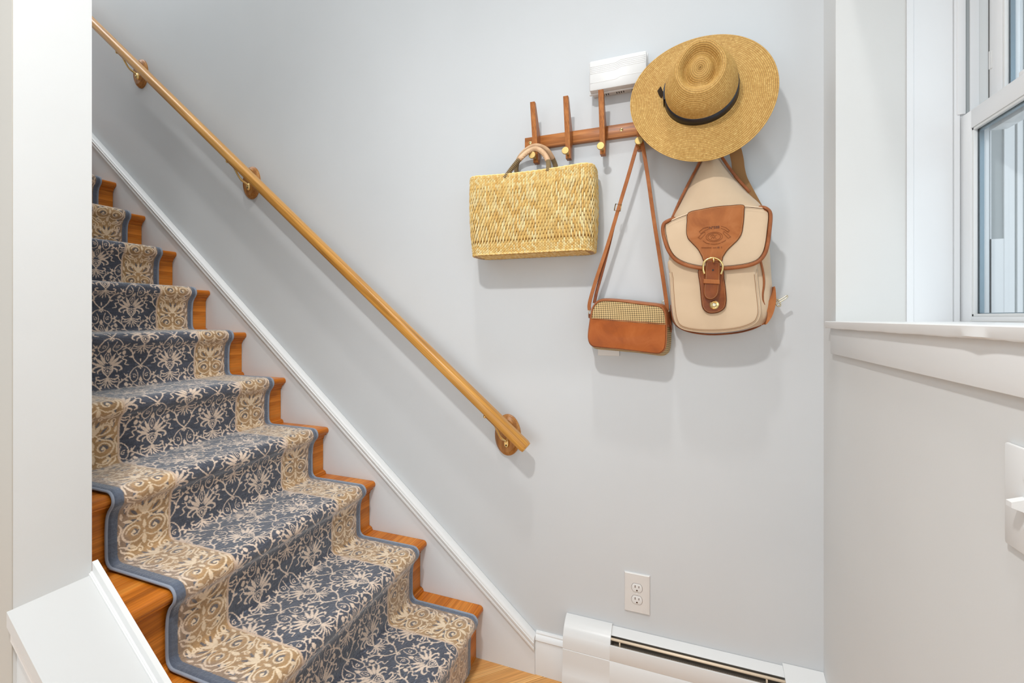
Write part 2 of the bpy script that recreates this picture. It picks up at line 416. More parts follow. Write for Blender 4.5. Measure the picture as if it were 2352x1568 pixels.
# skirt board and its moulding on the back wall
SX, SZ = -0.874, 0.0878
def skz(x): return SZ+0.8306*(SX-x)
skirt = struct('trim_2', poly([(SX, 0), (SX, skz(SX)+0.01), (-4.9, skz(-4.9)+0.01), (-4.9, skz(-4.9)-0.75), (-1.45, 0)], 'Y', -0.02, 0.0), M['skirt'], 'white sloping skirt board along the stairs on the back wall', 'trim')
bm = bmesh.new()
hw = 0.048*0.769/2
prof = [(-hw, 0.0), (-hw, 0.008), (-hw*0.75, 0.012), (-hw*0.45, 0.012), (-hw*0.35, 0.010), (-hw*0.15, 0.010), (-hw*0.05, 0.0135), (hw*0.35, 0.0150), (hw*0.45, 0.012), (hw*0.6, 0.012), (hw*0.8, 0.010), (hw, 0.004), (hw, -0.019), (-hw, -0.0)]
sweep(bm, [(SX+0.1, -0.02, SZ+0.024-0.08306), (-4.9, -0.02, skz(-4.9)+0.024)], prof, (0, -1, 0))
bmesh.ops.recalc_face_normals(bm, faces=bm.faces)
r_ = bmesh.ops.bisect_plane(bm, geom=bm.verts[:]+bm.edges[:]+bm.faces[:], plane_co=(SX, 0, 0), plane_no=(1, 0, 0), clear_outer=True)
bmesh.ops.holes_fill(bm, edges=[e for e in bm.edges if e.is_boundary])
struct('cap_moulding', bm, M['trim'], parent=skirt)
# baseboard between skirt and heater
struct('baseboard_back', poly([(0, 0), (-0.018, 0), (-0.018, 0.106), (-0.0155, 0.112), (-0.0155, 0.118), (-0.0185, 0.122), (-0.017, 0.130), (-0.012, 0.136), (-0.009, 0.138), (-0.009, 0.1425), (-0.006, 0.1465), (0, 0.1467)], 'X', -0.8735, -0.766), M['trim'], 'short white moulded baseboard left of the heater', 'baseboard')

# floor: diagonal oak boards over a subfloor
fl = struct('floor', mk((-5, 0.42, -3.6, 0.14, -0.12, -0.019)), M['floor'], 'honey oak floor of diagonal boards at the foot of the stairs', 'floor')
bw = 0.083
fmesh = {}
cnt = 0
d45 = Vector((0.735, 0.678, 0)).normalized(); n45 = Vector((-d45.y, d45.x, 0))
for k in range(-16, 16):
    off = k*bw+0.028
    bm = bmesh.new(); box(bm, -0.95+0.13*((k*7) % 5-2), 1.35, -bw/2+0.0006, bw/2-0.0006, -0.019, 0.0, 0.0012)
    Mx = Matrix((( d45.x, n45.x, 0, 0), (d45.y, n45.y, 0, 0), (0, 0, 1, 0), (0, 0, 0, 1)))
    base = Vector((-0.95, -0.55, 0))+n45*off
    bmesh.ops.transform(bm, matrix=Matrix.Translation(base) @ Mx, verts=bm.verts)
    for co, no in (((0, 0.0, 0), (0, 1, 0)), ((0.0, 0, 0), (1, 0, 0)), ((-2.0, 0, 0), (-1, 0, 0)), ((0, -1.7, 0), (0, -1, 0))):
        bmesh.ops.bisect_plane(bm, geom=bm.verts[:]+bm.edges[:]+bm.faces[:], plane_co=co, plane_no=no, clear_outer=True)
        ed = [e for e in bm.edges if e.is_boundary]
        if ed: bmesh.ops.holes_fill(bm, edges=ed)
    if len(bm.verts) < 6: bm.free(); continue
    bmesh.ops.transform(bm, matrix=(Matrix.Translation(base) @ Mx).inverted(), verts=bm.verts)
    bmesh.ops.recalc_face_normals(bm, faces=bm.faces)
    me = bpy.data.meshes.new('board'); bm.to_mesh(me); bm.free(); me.materials.append(M['floor'])
    o = bpy.data.objects.new('board', me); COL.objects.link(o); o.parent = fl
    o.location = base; o.rotation_euler = (0, 0, math.atan2(d45.y, d45.x)); o['kind'] = 'structure'

# ================================================================== WINDOW
win = bpy.data.objects.new('window_1', None); COL.objects.link(win); win.location = (0.26, -0.6, 1.25)
win['kind'] = 'structure'; win['label'] = 'white double-hung window in the deep reveal on the right'; win['category'] = 'window'
YJ = -0.102; Y2 = -1.09; ZS, ZT = 1.258, 2.32
def both(x0, x1, d0, d1, z0=ZS, z1=ZT):       # a strip on both jambs, d measured in from the jamb
    return (x0, x1, YJ-d1, YJ-d0, z0, z1), (x0, x1, Y2+d0, Y2+d1, z0, z1)
wf = part('jamb_liner', mk(*both(0.1675, 0.2455, 0, 0.002), *both(0.1525, 0.1665, 0, 0.0045), *both(0.2475, 0.2585, 0, 0.004), *both(0.2585, 0.2700, 0, 0.0005), *both(0.2790, 0.2965, 0, 0.0015),
         *both(0.3165, 0.3185, 0, 0.003), *both(0.3420, 0.3500, 0, 0.004), *both(0.3500, 0.3620, 0, 0.0015), *both(0.3660, 0.3755, 0, 0.004), *both(0.3790, 0.42, 0, 0.002)), M['vinyl'], win)
part('jamb_track', mk(*both(0.2700, 0.2785, 0, 0.0004), *both(0.3185, 0.3420, 0, 0.0004, 1.46, ZT), *both(0.3620, 0.3660, 0, 0.0004), *both(0.3755, 0.3790, 0, 0.0004)), M['gasket'], win)
part('track_cover', mk(*both(0.3165, 0.3420, 0, 0.003, ZS, 1.46)), M['vinyl'], win)
part('upper_stop', mk((0.2525, 0.2690, YJ-0.007, YJ-0.002, 1.772, ZT), bev=0.0015), M['vinyl'], win)
part('outer_sill', poly([(0.15, 1.2365), (0.15, 1.258), (0.27, 1.2585), (0.42, 1.238), (0.42, 1.2362)], 'Y', Y2, YJ), M['vinyl'], win)
def sash(name, x0, x1, ya, yb, z0, z1, st, bot, top, pz):
    s_ = bpy.data.objects.new(name, None); COL.objects.link(s_); s_.location = Vector((x0, (ya+yb)/2, z0))-win.location; s_.parent = win
    part('stile', mk((x0, x1, ya-st, ya, z0, z1), bev=0.0012), M['vinyl'], s_)
    part('stile', mk((x0, x1, yb, yb+st, z0, z1), bev=0.0012), M['vinyl'], s_)
    part('bottom_rail', mk((x0, x1, yb+st, ya-st, z0, z0+bot), bev=0.0012), M['vinyl'], s_)
    part('top_rail', mk((x0, x1, yb+st, ya-st, z1-top, z1), bev=0.0012), M['vinyl'], s_)
    g = 0.0065; a, b, c, d = ya-st, yb+st, z0+bot, z1-top
    part('glazing_bead', mk((x0+0.002, x0+0.010, a-g, a, c, d), (x0+0.002, x0+0.010, b, b+g, c, d), (x0+0.002, x0+0.010, b, a, c, c+g), (x0+0.002, x0+0.010, b, a, d-g, d), bev=0.001), M['trim'], s_)
    e = 0.017
    part('spacer', mk((pz+0.002, pz+0.010, a-g-0.004, a, c, d), (pz+0.002, pz+0.010, b, b+g+0.004, c, d), (pz+0.002, pz+0.010, b, a, c, c+g+0.002), (pz+0.002, pz+0.010, b, a, d-g-0.004, d)), M['spacer'], s_)
    part('pane', mk((pz, pz+0.001, b, a, c, d)), M['glass'], s_, smooth=False)
    part('pane', mk((pz+0.011, pz+0.012, b, a, c, d)), M['glass'], s_, smooth=False)
    return s_
ls = sash('lower_sash', 0.2605, 0.2945, -0.1050, Y2+0.003, 1.2590, 1.7660, 0.0405, 0.012, 0.0435, 0.270)
us = sash('upper_sash', 0.3000, 0.3330, -0.1340, Y2+0.032, 1.7150, 2.315, 0.0420, 0.045, 0.045, 0.309)
part('sash_gap', mk((0.2995, 0.3005, -0.1338, -0.1312, 1.766, 2.31)), M['groove'], win)
part('bottom_moulding', mk((0.2560, 0.2605, Y2+0.003, -0.150, 1.2600, 1.2625), (0.2540, 0.2605, Y2+0.003, -0.112, 1.2585, 1.2595)), M['trim'], ls)
lt = part('sash_lock', mk((0.262, 0.290, -0.345, -0.300, 1.7660, 1.7760), (0.268, 0.284, -0.338, -0.312, 1.776, 1.782), bev=0.002), M['vinyl'], ls)
tl = part('tilt_latch', mk((0.2990, 0.3003, -0.1275-0.008, -0.1265-0.007, 1.862, 1.905)), M['trim'], us)
tl2 = part('tilt_latch', mk((0.2985, 0.3002, -0.1450, -0.1385, 1.860, 1.902), bev=0.0006), M['trim'], us)

# window stool and apron
def ragged(bm, n=26):
    pass
bm = bmesh.new()
xs = [-0.0205]
# stool with a slightly worn lower front edge
n = 60; rows = []
for i in range(n+1):
    y = -0.0865+(-1.12+0.0865)*i/n
    j = 0.0006*math.sin(i*1.7)+0.0005*math.sin(i*3.9+1)
    w_ = 0.003*math.exp(-((y+0.74)/0.02)**2)
    rows.append([bm.verts.new(p) for p in ((0.152, y, 1.2365), (0.152, y, 1.2582), (-0.0185-0.0004*math.sin(i), y, 1.2587), (-0.0205, y, 1.2570), (-0.0205-w_, y, 1.2425+j*0.6), (-0.0190, y, 1.2402-abs(j)), (0.0, y, 1.2398))])
for A, B in zip(rows, rows[1:]):
    for k in range(len(A)): bm.faces.new((A[k], A[(k+1) % len(A)], B[(k+1) % len(A)], B[k]))
bm.faces.new(rows[0]); bm.faces.new(rows[-1][::-1])
struct('trim_3', bm, M['trim'], 'white window stool with a chipped front edge', 'trim')
struct('trim_4', mk((-0.0098, 0, -1.12, -0.0950, 1.1712, 1.2398), bev=0.0012), M['trim'], 'white flat apron board under the window stool', 'trim')

# ================================================================== STAIRS
st = thing('staircase', 'varnished orange pine stairs climbing left under a patterned runner', 'stairs', (NX, -0.45, 0))
YR, YL = -0.0206, -0.9037
def arc(cx, cz, r, a0, a1, n): return [(cx+r*math.cos(a0+(a1-a0)*k/n), cz+r*math.sin(a0+(a1-a0)*k/n)) for k in range(n+1)]
for i in range(1, NST+1):
    nx = NX-RUN*(i-1); z = RISE*i; xb = nx-RUN-0.030
    if i < NST:
        t = 0.028
        pts = [(xb, z-t), (nx-t/2, z-t)]+arc(nx-t/2, z-t/2, t/2, -PI/2, PI/2, 8)[1:]+[(xb, z)]
        # front of nosing reaches nx
        bm = poly(pts, 'Y', YL, YR)
        part('tread', bm, M['stair'], st, loc=(nx, -0.45, z), label=None)
    rx = nx-0.0285
    bm = mk((rx-0.019, rx, YL, YR-0.0015, z-RISE+(0 if i == 1 else -0.0), z-0.028))
    part('riser', bm, M['stair_v'], st, loc=(rx, -0.45, z-RISE/2))
    if i <= NST:
        c = [(rx, z-0.028), (rx+0.017, z-0.028), (rx+0.017, z-0.033)]+[(rx+0.017-0.012*math.sin(a), z-0.033-0.012*(1-math.cos(a))) for a in (0.3, 0.7, 1.1, 1.5)]+[(rx+0.003, z-0.047), (rx+0.003, z-0.051), (rx, z-0.052)]
        part('cove_moulding', poly(c, 'Y', YL, YR-0.001), M['stair'], st, loc=(rx, -0.45, z-0.04))
    if i > 1:
        b = z-RISE
        q = [(rx, b), (rx+0.016, b)]+arc(rx, b, 0.016, 0.15, PI/2, 5)
        part('quarter_round', poly(q, 'Y', YL, YR-0.001), M['stair'], st, loc=(rx, -0.45, b+0.008))

# ================================================================== RUNNER
U0, U1 = -0.797, -0.095            # left and right edge
LIFT = 0.012
path = []
for i in range(11, 0, -1):
    nx = NX-RUN*(i-1); z = RISE*i; rx = nx-0.0285; rup = rx-RUN
    # tread
    if i < 11:
        f = 0.022
        path += [(rup+0.012+f*(1-math.cos(a)), z+LIFT+f*(1-math.sin(a))) for a in (0.25, 0.6, 1.0, 1.3)]
    else: path += [(rup+0.05, z+LIFT)]
    path += [(rup+0.07, z+LIFT+0.001), (nx-0.05, z+LIFT+0.001)]
    r = 0.0275
    path += arc(nx-0.0140, z-0.0145, r, PI/2, -PI*0.30, 12)
    path += [(rx+0.0215, z-0.047), (rx+0.0145, z-0.064)]
    lo = z-RISE
    if i > 1: path += [(rx+0.0115, z-0.10), (rx+0.012, lo+LIFT+0.032)]
    else: path += [(rx+0.0115, z-0.10), (rx+0.012, 0.006)]
pp = [Vector((p[0], 0, p[1])) for p in path]
# resample evenly
cum = [0.0]
for a, b in zip(pp, pp[1:]): cum.append(cum[-1]+(b-a).length)
cum = np.array(cum); DS = 0.0020; ns = int(cum[-1]/DS)
sarr = np.linspace(0, cum[-1], ns)
PX_ = np.interp(sarr, cum, [p.x for p in pp]); PZ_ = np.interp(sarr, cum, [p.z for p in pp])
k_ = np.ones(5)/5
for _ in range(2):
    PX_[2:-2] = np.convolve(PX_, k_, 'valid'); PZ_[2:-2] = np.convolve(PZ_, k_, 'valid')
TX = np.gradient(PX_); TZ = np.gradient(PZ_); l = np.hypot(TX, TZ); NXn, NZn = -TZ/l, TX/l
NXn, NZn = np.where(NZn+NXn < 0, -NXn, NXn), np.where(NZn+NXn < 0, -NZn, NZn)

# --- pattern, drawn in millimetres at 2 px per mm
R2 = 2
def canvas(w, h): return np.zeros((h*R2, w*R2), np.float32)
def seg(img, p, q, w0, w1):
    (x0, y0), (x1, y1) = p, q; m_ = max(w0, w1)+1
    H_, W_ = img.shape
    a0, a1 = int((min(x0, x1)-m_)*R2), int((max(x0, x1)+m_)*R2)+1; b0, b1 = int((min(y0, y1)-m_)*R2), int((max(y0, y1)+m_)*R2)+1
    a0, b0 = max(a0, 0), max(b0, 0); a1, b1 = min(a1, W_), min(b1, H_)
    if a0 >= a1 or b0 >= b1: return
    X, Y = np.meshgrid((np.arange(a0, a1)+0.5)/R2, (np.arange(b0, b1)+0.5)/R2)
    dx, dy = x1-x0, y1-y0; t = np.clip(((X-x0)*dx+(Y-y0)*dy)/max(dx*dx+dy*dy, 1e-9), 0, 1)
    d = np.hypot(X-x0-t*dx, Y-y0-t*dy)-(w0+(w1-w0)*t)/2
    img[b0:b1, a0:a1] = np.maximum(img[b0:b1, a0:a1], np.clip(0.35-d*1.5, 0, 1))
def line(img, pts, w0, w1=None, wm=None, n=6):
    w1 = w0 if w1 is None else w1
    P = [(p.x, p.y) for p in catmull([(a, b, 0) for a, b in pts], n)]
    m_ = len(P)-1
    for i in range(m_):
        f = lambda t: (w0+(w1-w0)*t) if wm is None else (w0*(1-t)+w1*t)+(wm-(w0+w1)/2)*math.sin(PI*t)
        seg(img, P[i], P[i+1], f(i/m_), f((i+1)/m_))
def petal(img, x, y, ang, ln, wd, hollow=False):
    c, s_ = math.sin(math.radians(ang)), math.cos(math.radians(ang))
    m_ = 14; side = lambda sg: [(x+c*ln*t+s_*sg*wd/2*math.sin(PI*t**0.85), y+s_*ln*t-c*sg*wd/2*math.sin(PI*t**0.85)) for t in [i/m_ for i in range(m_+1)]]
    if hollow:
        for sg in (1, -1):
            q = side(sg)
            for a, b in zip(q, q[1:]): seg(img, a, b, 2.2, 2.2)
    else:
        for i in range(m_):
            t0, t1 = i/m_, (i+1)/m_
            seg(img, (x+c*ln*t0, y+s_*ln*t0), (x+c*ln*t1, y+s_*ln*t1), max(0.8, wd*math.sin(PI*t0**0.85)), max(0.8, wd*math.sin(PI*t1**0.85)))
def spiral(img, x, y, r, a0, turns, w, sg=1, w1=None):
    m_ = 26; P = []
    for i in range(m_+1):
        t = i/m_; a = math.radians(a0)+sg*turns*2*PI*t; rr = r*(1-0.86*t)
        P.append((x+rr*math.cos(a), y+rr*math.sin(a)))
    for i in range(m_): seg(img, P[i], P[i+1], w*(1-0.3*i/m_), w*(1-0.3*(i+1)/m_))
    seg(img, P[-1], P[-1], w*1.7, w*1.7)
TW, TH = 207, 236
cv = canvas(3*TW, 3*TH)
def pal(ox, oy):
    def mr(f):
        for sg in (1, -1): f(sg)
    petal(cv, ox, oy+10, 0, 50, 20, True); petal(cv, ox, oy+20, 0, 26, 7, True); petal(cv, ox, oy+62, 0, 10, 5)
    def f(sg):
        petal(cv, ox+sg*6, oy+8, sg*24, 44, 9); petal(cv, ox+sg*8, oy+4, sg*45, 42, 10); petal(cv, ox+sg*10, oy, sg*66, 40, 9)
        petal(cv, ox+sg*26, oy+18, sg*30, 24, 5); petal(cv, ox+sg*30, oy+8, sg*52, 22, 5)
        line(cv, [(ox+sg*8, oy-6), (ox+sg*22, oy+2), (ox+sg*38, oy-2), (ox+sg*43, oy-12), (ox+sg*36, oy-17)], 2.5, 4, 6)
        line(cv, [(ox+sg*8, oy-12), (ox+sg*18, oy-8), (ox+sg*28, oy-14), (ox+sg*28, oy-22)], 2.5, 3, 5)
        line(cv, [(ox+sg*16, oy-3), (ox+sg*3, oy-1), (ox, oy-1)], 3)
        line(cv, [(ox+sg*15, oy-4), (ox+sg*13, oy-18), (ox, oy-36)], 5, 4)
        line(cv, [(ox+sg*2, oy-40), (ox+sg*16, oy-46), (ox+sg*30, oy-44), (ox+sg*33, oy-36), (ox+sg*25, oy-34)], 2.4, 3.2, 4.6)
        line(cv, [(ox+sg*3, oy-44), (ox+sg*18, oy-56), (ox+sg*34, oy-56)], 2, 1.4, 4.4)
        line(cv, [(ox+sg*3, oy-46), (ox+sg*12, oy-62), (ox+sg*24, oy-68)], 2, 1.4, 4)
        line(cv, [(ox+sg*1.5, oy-48), (ox+sg*6, oy-64), (ox+sg*11, oy-76)], 2, 1.2, 4)
    mr(f)
    line(cv, [(ox-9, oy-12), (ox, oy-6), (ox+9, oy-12), (ox+5, oy-22), (ox, oy-26), (ox-5, oy-22), (ox-9, oy-12)], 2.4)
    petal(cv, ox, oy-20, 0, 9, 6); petal(cv, ox, oy-52, 0, 18, 8); petal(cv, ox, oy-82, 0, 22, 4)
def node(ox, oy):
    for sg in (1, -1):
        petal(cv, ox, oy, sg*40, 16, 5); petal(cv, ox, oy, sg*140, 12, 5)
        line(cv, [(ox, oy), (ox+sg*22, oy+26), (ox+sg*30, oy+54), (ox+sg*52, oy+74), (ox+sg*72, oy+84)], 3, 2.4, 4.4)
        line(cv, [(ox+sg*30, oy+54), (ox+sg*36, oy+70), (ox+sg*30, oy+80), (ox+sg*22, oy+74)], 2.4, 3.4)
        petal(cv, ox+sg*24, oy+34, sg*80, 15, 7); petal(cv, ox+sg*26, oy+44, -sg*30, 14, 6)
        petal(cv, ox+sg*52, oy+74, sg*130, 16, 7); petal(cv, ox+sg*58, oy+78, sg*10, 14, 6); petal(cv, ox+sg*44, oy+66, -sg*5, 12, 5)
        line(cv, [(ox, oy), (ox+sg*20, oy-8), (ox+sg*34, oy-28), (ox+sg*33, oy-48), (ox+sg*22, oy-58), (ox+sg*11, oy-50), (ox+sg*9, oy-32), (ox+sg*15, oy-14)], 2.6, 2.2, 3.4)
        spiral(cv, ox+sg*21, oy-38, 8.5, 60 if sg > 0 else 120, 0.9, 2.6, sg)
        line(cv, [(ox+sg*33, oy-40), (ox+sg*46, oy-34), (ox+sg*54, oy-24)], 3, 1.6, 4)
        line(cv, [(ox+sg*24, oy-58), (ox+sg*30, oy-70), (ox+sg*44, oy-80), (ox+sg*60, oy-78)], 2.4, 2.0)
        petal(cv, ox+sg*32, oy-72, sg*40, 13, 6); petal(cv, ox+sg*36, oy-74, sg*160, 13, 6)
        line(cv, [(ox+sg*38, oy+6), (ox+sg*50, oy+10), (ox+sg*46, oy+24), (ox+sg*58, oy+30), (ox+sg*52, oy+42)], 3, 3, 3.8)
        petal(cv, ox+sg*54, oy+46, sg*10, 16, 12)
        petal(cv, ox+sg*56, oy+46, -sg*50, 10, 5)
    petal(cv, ox, oy-62, 0, 20, 11); petal(cv, ox, oy+14, 0, 14, 6)
    seg(cv, (ox, oy-10), (ox, oy-10), 6, 6)
c0x, c0y = 1.5*TW, 1.5*TH
pal(c0x, c0y); pal(c0x+TW/2, c0y+TH/2)
node(c0x+TW/2, c0y-6); node(c0x, c0y+TH/2-6)
tile = cv.reshape(3, TH*R2, 3, TW*R2).max(axis=(0, 2))
# border band, mirrored about its own centre line
BW, BH = 128, 150
bc = canvas(BW, 3*BH); cl = canvas(BW, 3*BH)      # cream lines, dark infill
for rep in (0, 1, 2):
    oy = rep*BH; cx = BW/2
    for sg in (1, -1):
        spiral(bc, cx+sg*25, oy+40, 20, 90-sg*80, 1.15, 4.4, sg); spiral(cl, cx+sg*25, oy+40, 11, 0, 0.8, 8, sg)
        line(bc, [(cx+sg*3, oy+26), (cx+sg*22, oy+14), (cx+sg*44, oy+22), (cx+sg*54, oy+42), (cx+sg*44, oy+60), (cx+sg*20, oy+70), (cx+sg*4, oy+86)], 3, 3, 5.5)
        line(cl, [(cx+sg*14, oy+68), (cx+sg*34, oy+72), (cx+sg*50, oy+62)], 6, 4, 10)
        petal(bc, cx+sg*3, oy+84, sg*26, 38, 11); petal(cl, cx+sg*18, oy+84, sg*40, 30, 7)
        line(bc, [(cx+sg*5, oy+82), (cx+sg*26, oy+84), (cx+sg*42, oy+94), (cx+sg*40, oy+110), (cx+sg*27, oy+112), (cx+sg*25, oy+102)], 3, 4, 6)
        spiral(bc, cx+sg*14, oy+136, 9, 90, 0.9, 3.4, sg); spiral(bc, cx+sg*46, oy+126, 13, 200 if sg > 0 else -20, 1.0, 3.6, sg)
        line(bc, [(cx+sg*30, oy+116), (cx+sg*36, oy+134), (cx+sg*54, oy+146), (cx+sg*58, oy+156)], 3, 3, 5)
        petal(bc, cx+sg*56, oy+84, sg*10, 22, 8); petal(cl, cx+sg*50, oy+100, 0, 26, 8); petal(bc, cx+sg*20, oy+146, sg*60, 26, 8)
        petal(cl, cx+sg*36, oy+148, sg*20, 22, 10); seg(cl, (cx+sg*8, oy+112), (cx+sg*12, oy+124), 7, 5)
    for sg in (1, -1):
        line(bc, [(cx+sg*8, oy+2), (cx+sg*20, oy-8), (cx+sg*36, oy-6), (cx+sg*48, oy+6), (cx+sg*62, oy+12)], 3, 3, 5)
        line(bc, [(cx+sg*60, oy+18), (cx+sg*62, oy+40), (cx+sg*56, oy+58), (cx+sg*62, oy+74)], 3, 3, 5)
        petal(bc, cx+sg*30, oy+70, sg*70, 26, 9); petal(bc, cx+sg*34, oy+14, sg*140, 20, 8); petal(bc, cx+sg*22, oy+98, sg*8, 26, 8)
        petal(bc, cx+sg*50, oy+104, -sg*20, 24, 8); petal(bc, cx+sg*8, oy+64, sg*40, 18, 7); seg(bc, (cx+sg*25, oy+40), (cx+sg*25, oy+40), 8, 8)
    petal(bc, cx, oy+84, 0, 44, 10); petal(bc, cx, oy-2, 0, 30, 12); seg(bc, (cx, oy+32), (cx, oy+32), 8, 8); seg(bc, (cx, oy+84), (cx, oy+84), 9, 9)
    petal(bc, cx, oy+40, 0, 26, 9)
bt = bc[BH*R2:2*BH*R2]; dt = cl[BH*R2:2*BH*R2]
# --- colour every vertex
nu = 352
ua = np.linspace(U0, U1, nu)                       # world Y, left to right
v_mm = ((cum[-1]-sarr)*1000+95)[:, None]             # grows uphill
u_mm = ((ua-(U0+U1)/2)*1000)[None]
def smp(img, U, V):
    h, w = img.shape; return img[(np.floor(V*R2).astype(int)) % h, (np.floor(U*R2).astype(int)) % w]
jit = rng.normal(0, 0.3, (ns, nu)); jit2 = rng.normal(0, 0.3, (ns, nu))
U_ = u_mm+jit+0*v_mm; V_ = v_mm+jit2+0*u_mm
fieldp = smp(tile, U_+TW/2*1.0+TW/2, V_)
half = (U1-U0)*500; edge = half-np.abs(u_mm)+0*v_mm        # distance from the edge in mm
bandu = edge-22
bp = smp(bt, np.clip(bandu+0.4*jit, 0, BW-1), V_); dp = smp(dt, np.clip(bandu+0.4*jit, 0, BW-1), V_)
def lowf(sx, sy, seed):
    r = np.random.default_rng(seed); g = r.normal(0, 1, (ns//sy+3, nu//sx+3))
    y = np.linspace(0, g.shape[0]-1.01, ns); x = np.linspace(0, g.shape[1]-1.01, nu)
    y0 = y.astype(int)[:, None]; x0 = x.astype(int)[None]; fy = (y-y.astype(int))[:, None]; fx = (x-x.astype(int))[None]
    return (g[y0, x0]*(1-fy)*(1-fx)+g[y0+1, x0]*fy*(1-fx)+g[y0, x0+1]*(1-fy)*fx+g[y0+1, x0+1]*fy*fx)
heath = rng.normal(0, 1, (ns, nu))*0.45+lowf(7, 1, 1)*0.9
cl_ = lambda *c: np.array(srgb(*c))[None, None]
navy = cl_(74, 77, 88)*(1+0.16*heath[..., None])+cl_(122, 134, 150)*np.clip(heath-1.1, 0, 1)[..., None]*0.35
cream = cl_(222, 200, 180)*(1+0.07*heath[..., None]); cream2 = cl_(228, 205, 174)*(1+0.06*heath[..., None])
tan = cl_(172, 138, 98)*(1+0.12*heath[..., None]+0.18*lowf(14, 14, 3)[..., None]*0.5)
dgrey = cl_(92, 92, 99)*(1+0.1*heath[..., None]); blue = cl_(92, 100, 115)*(1+0.10*heath[..., None])
mixn = lambda a, b, t: a*(1-t[..., None])+b*t[..., None]
fld = mixn(navy, cream, fieldp)
ring_ = np.roll(fieldp, 3, 0); 
band = mixn(mixn(tan, dgrey, dp*0.9), cream2, bp)
outer = np.clip((30-bandu+6*np.sin(v_mm/BH*4*PI))/14, 0, 1)*(bandu > -1)
band = mixn(band, mixn(mixn(tan*0.55+blue*0.45, blue, dp), cream, bp), outer*0.75)
piping = np.clip(1-np.abs(bandu-(BW+2)+jit)/4.0, 0, 1)
colr = np.where((bandu < -0.5+jit)[..., None], blue, np.where((bandu < BW)[..., None], band, fld))
colr = mixn(colr, cl_(214, 186, 160)+0*colr, np.clip(piping*1.6, 0, 1))
colr = np.clip(colr, 0.004, 1)
# --- geometry
hgt = rng.normal(0, 0.00035, (ns, nu))
VX = PX_[:, None]+NXn[:, None]*hgt; VZ = PZ_[:, None]+NZn[:, None]*hgt; VY = ua[None]+0*VX
ed = np.clip(1-np.abs(edge)/6.0, 0, 1)*0.004
VX = VX-NXn[:, None]*ed; VZ = VZ-NZn[:, None]*ed
V = np.stack([VX, VY, VZ], -1).reshape(-1, 3)
run = thing('stair_runner', 'navy and cream floral carpet runner with tan scroll border on the stairs', 'carpet', (NX, (U0+U1)/2, 0))
me = np_mesh('pile', V, grid_faces(ns, nu), colr.reshape(-1, 3))
o = link('pile', me, M['carpet'], run, smooth=True)
# serged binding along both edges
sub = slice(None, None, 4)
for yy in (U0-0.002, U1+0.002):
    bm = bmesh.new(); pth = [(x-a*0.004, yy, z-b*0.004) for x, z, a, b in zip(PX_[sub], PZ_[sub], NXn[sub], NZn[sub])]
    tube(bm, pth, 0.0036, 8); part('binding', bm, M['binding'], run, smooth=True, label='grey blue serged edge')

# ================================================================== HANDRAIL
RA = math.atan2(0.8286, 1.0)
hr = thing('handrail', 'honey oak handrail slanting down the grey wall on brass brackets', 'handrail', (-2.2, 0, 1.9))
def rz(x): return 0.895+0.8286*(-0.976-x)
hx0, hx1 = -4.6, -0.886
prof = [(-0.021, -0.010), (-0.0185, -0.0205), (-0.010, -0.0225), (0.010, -0.0225), (0.0175, -0.0205), (0.0215, -0.012), (0.0215, 0.010), (0.017, 0.0195), (0.009, 0.0225), (-0.009, 0.0225), (-0.0165, 0.020), (-0.0205, 0.010)]
bm = bmesh.new()
cdir = Vector((1, 0, -0.8286)).normalized()
pth = [Vector((x, -0.08, rz(x))) for x in (hx0, -4, -3, -2, -1.2, hx1-0.008)]+[Vector((hx1, -0.08, rz(hx1)))]
rings = []
for i, p in enumerate(pth):
    t = cdir; nn = Vector((0, -1, 0)); bb = t.cross(nn); sc = 0.80 if i == len(pth)-1 else 0.91
    rings.append([bm.verts.new(p+bb*a*sc+nn*b*sc) for a, b in prof])
for A, B in zip(rings, rings[1:]):
    for j in range(len(prof)): bm.faces.new((A[j], A[(j+1) % len(prof)], B[(j+1) % len(prof)], B[j]))
bm.faces.new(rings[0]); bm.faces.new(rings[-1][::-1])
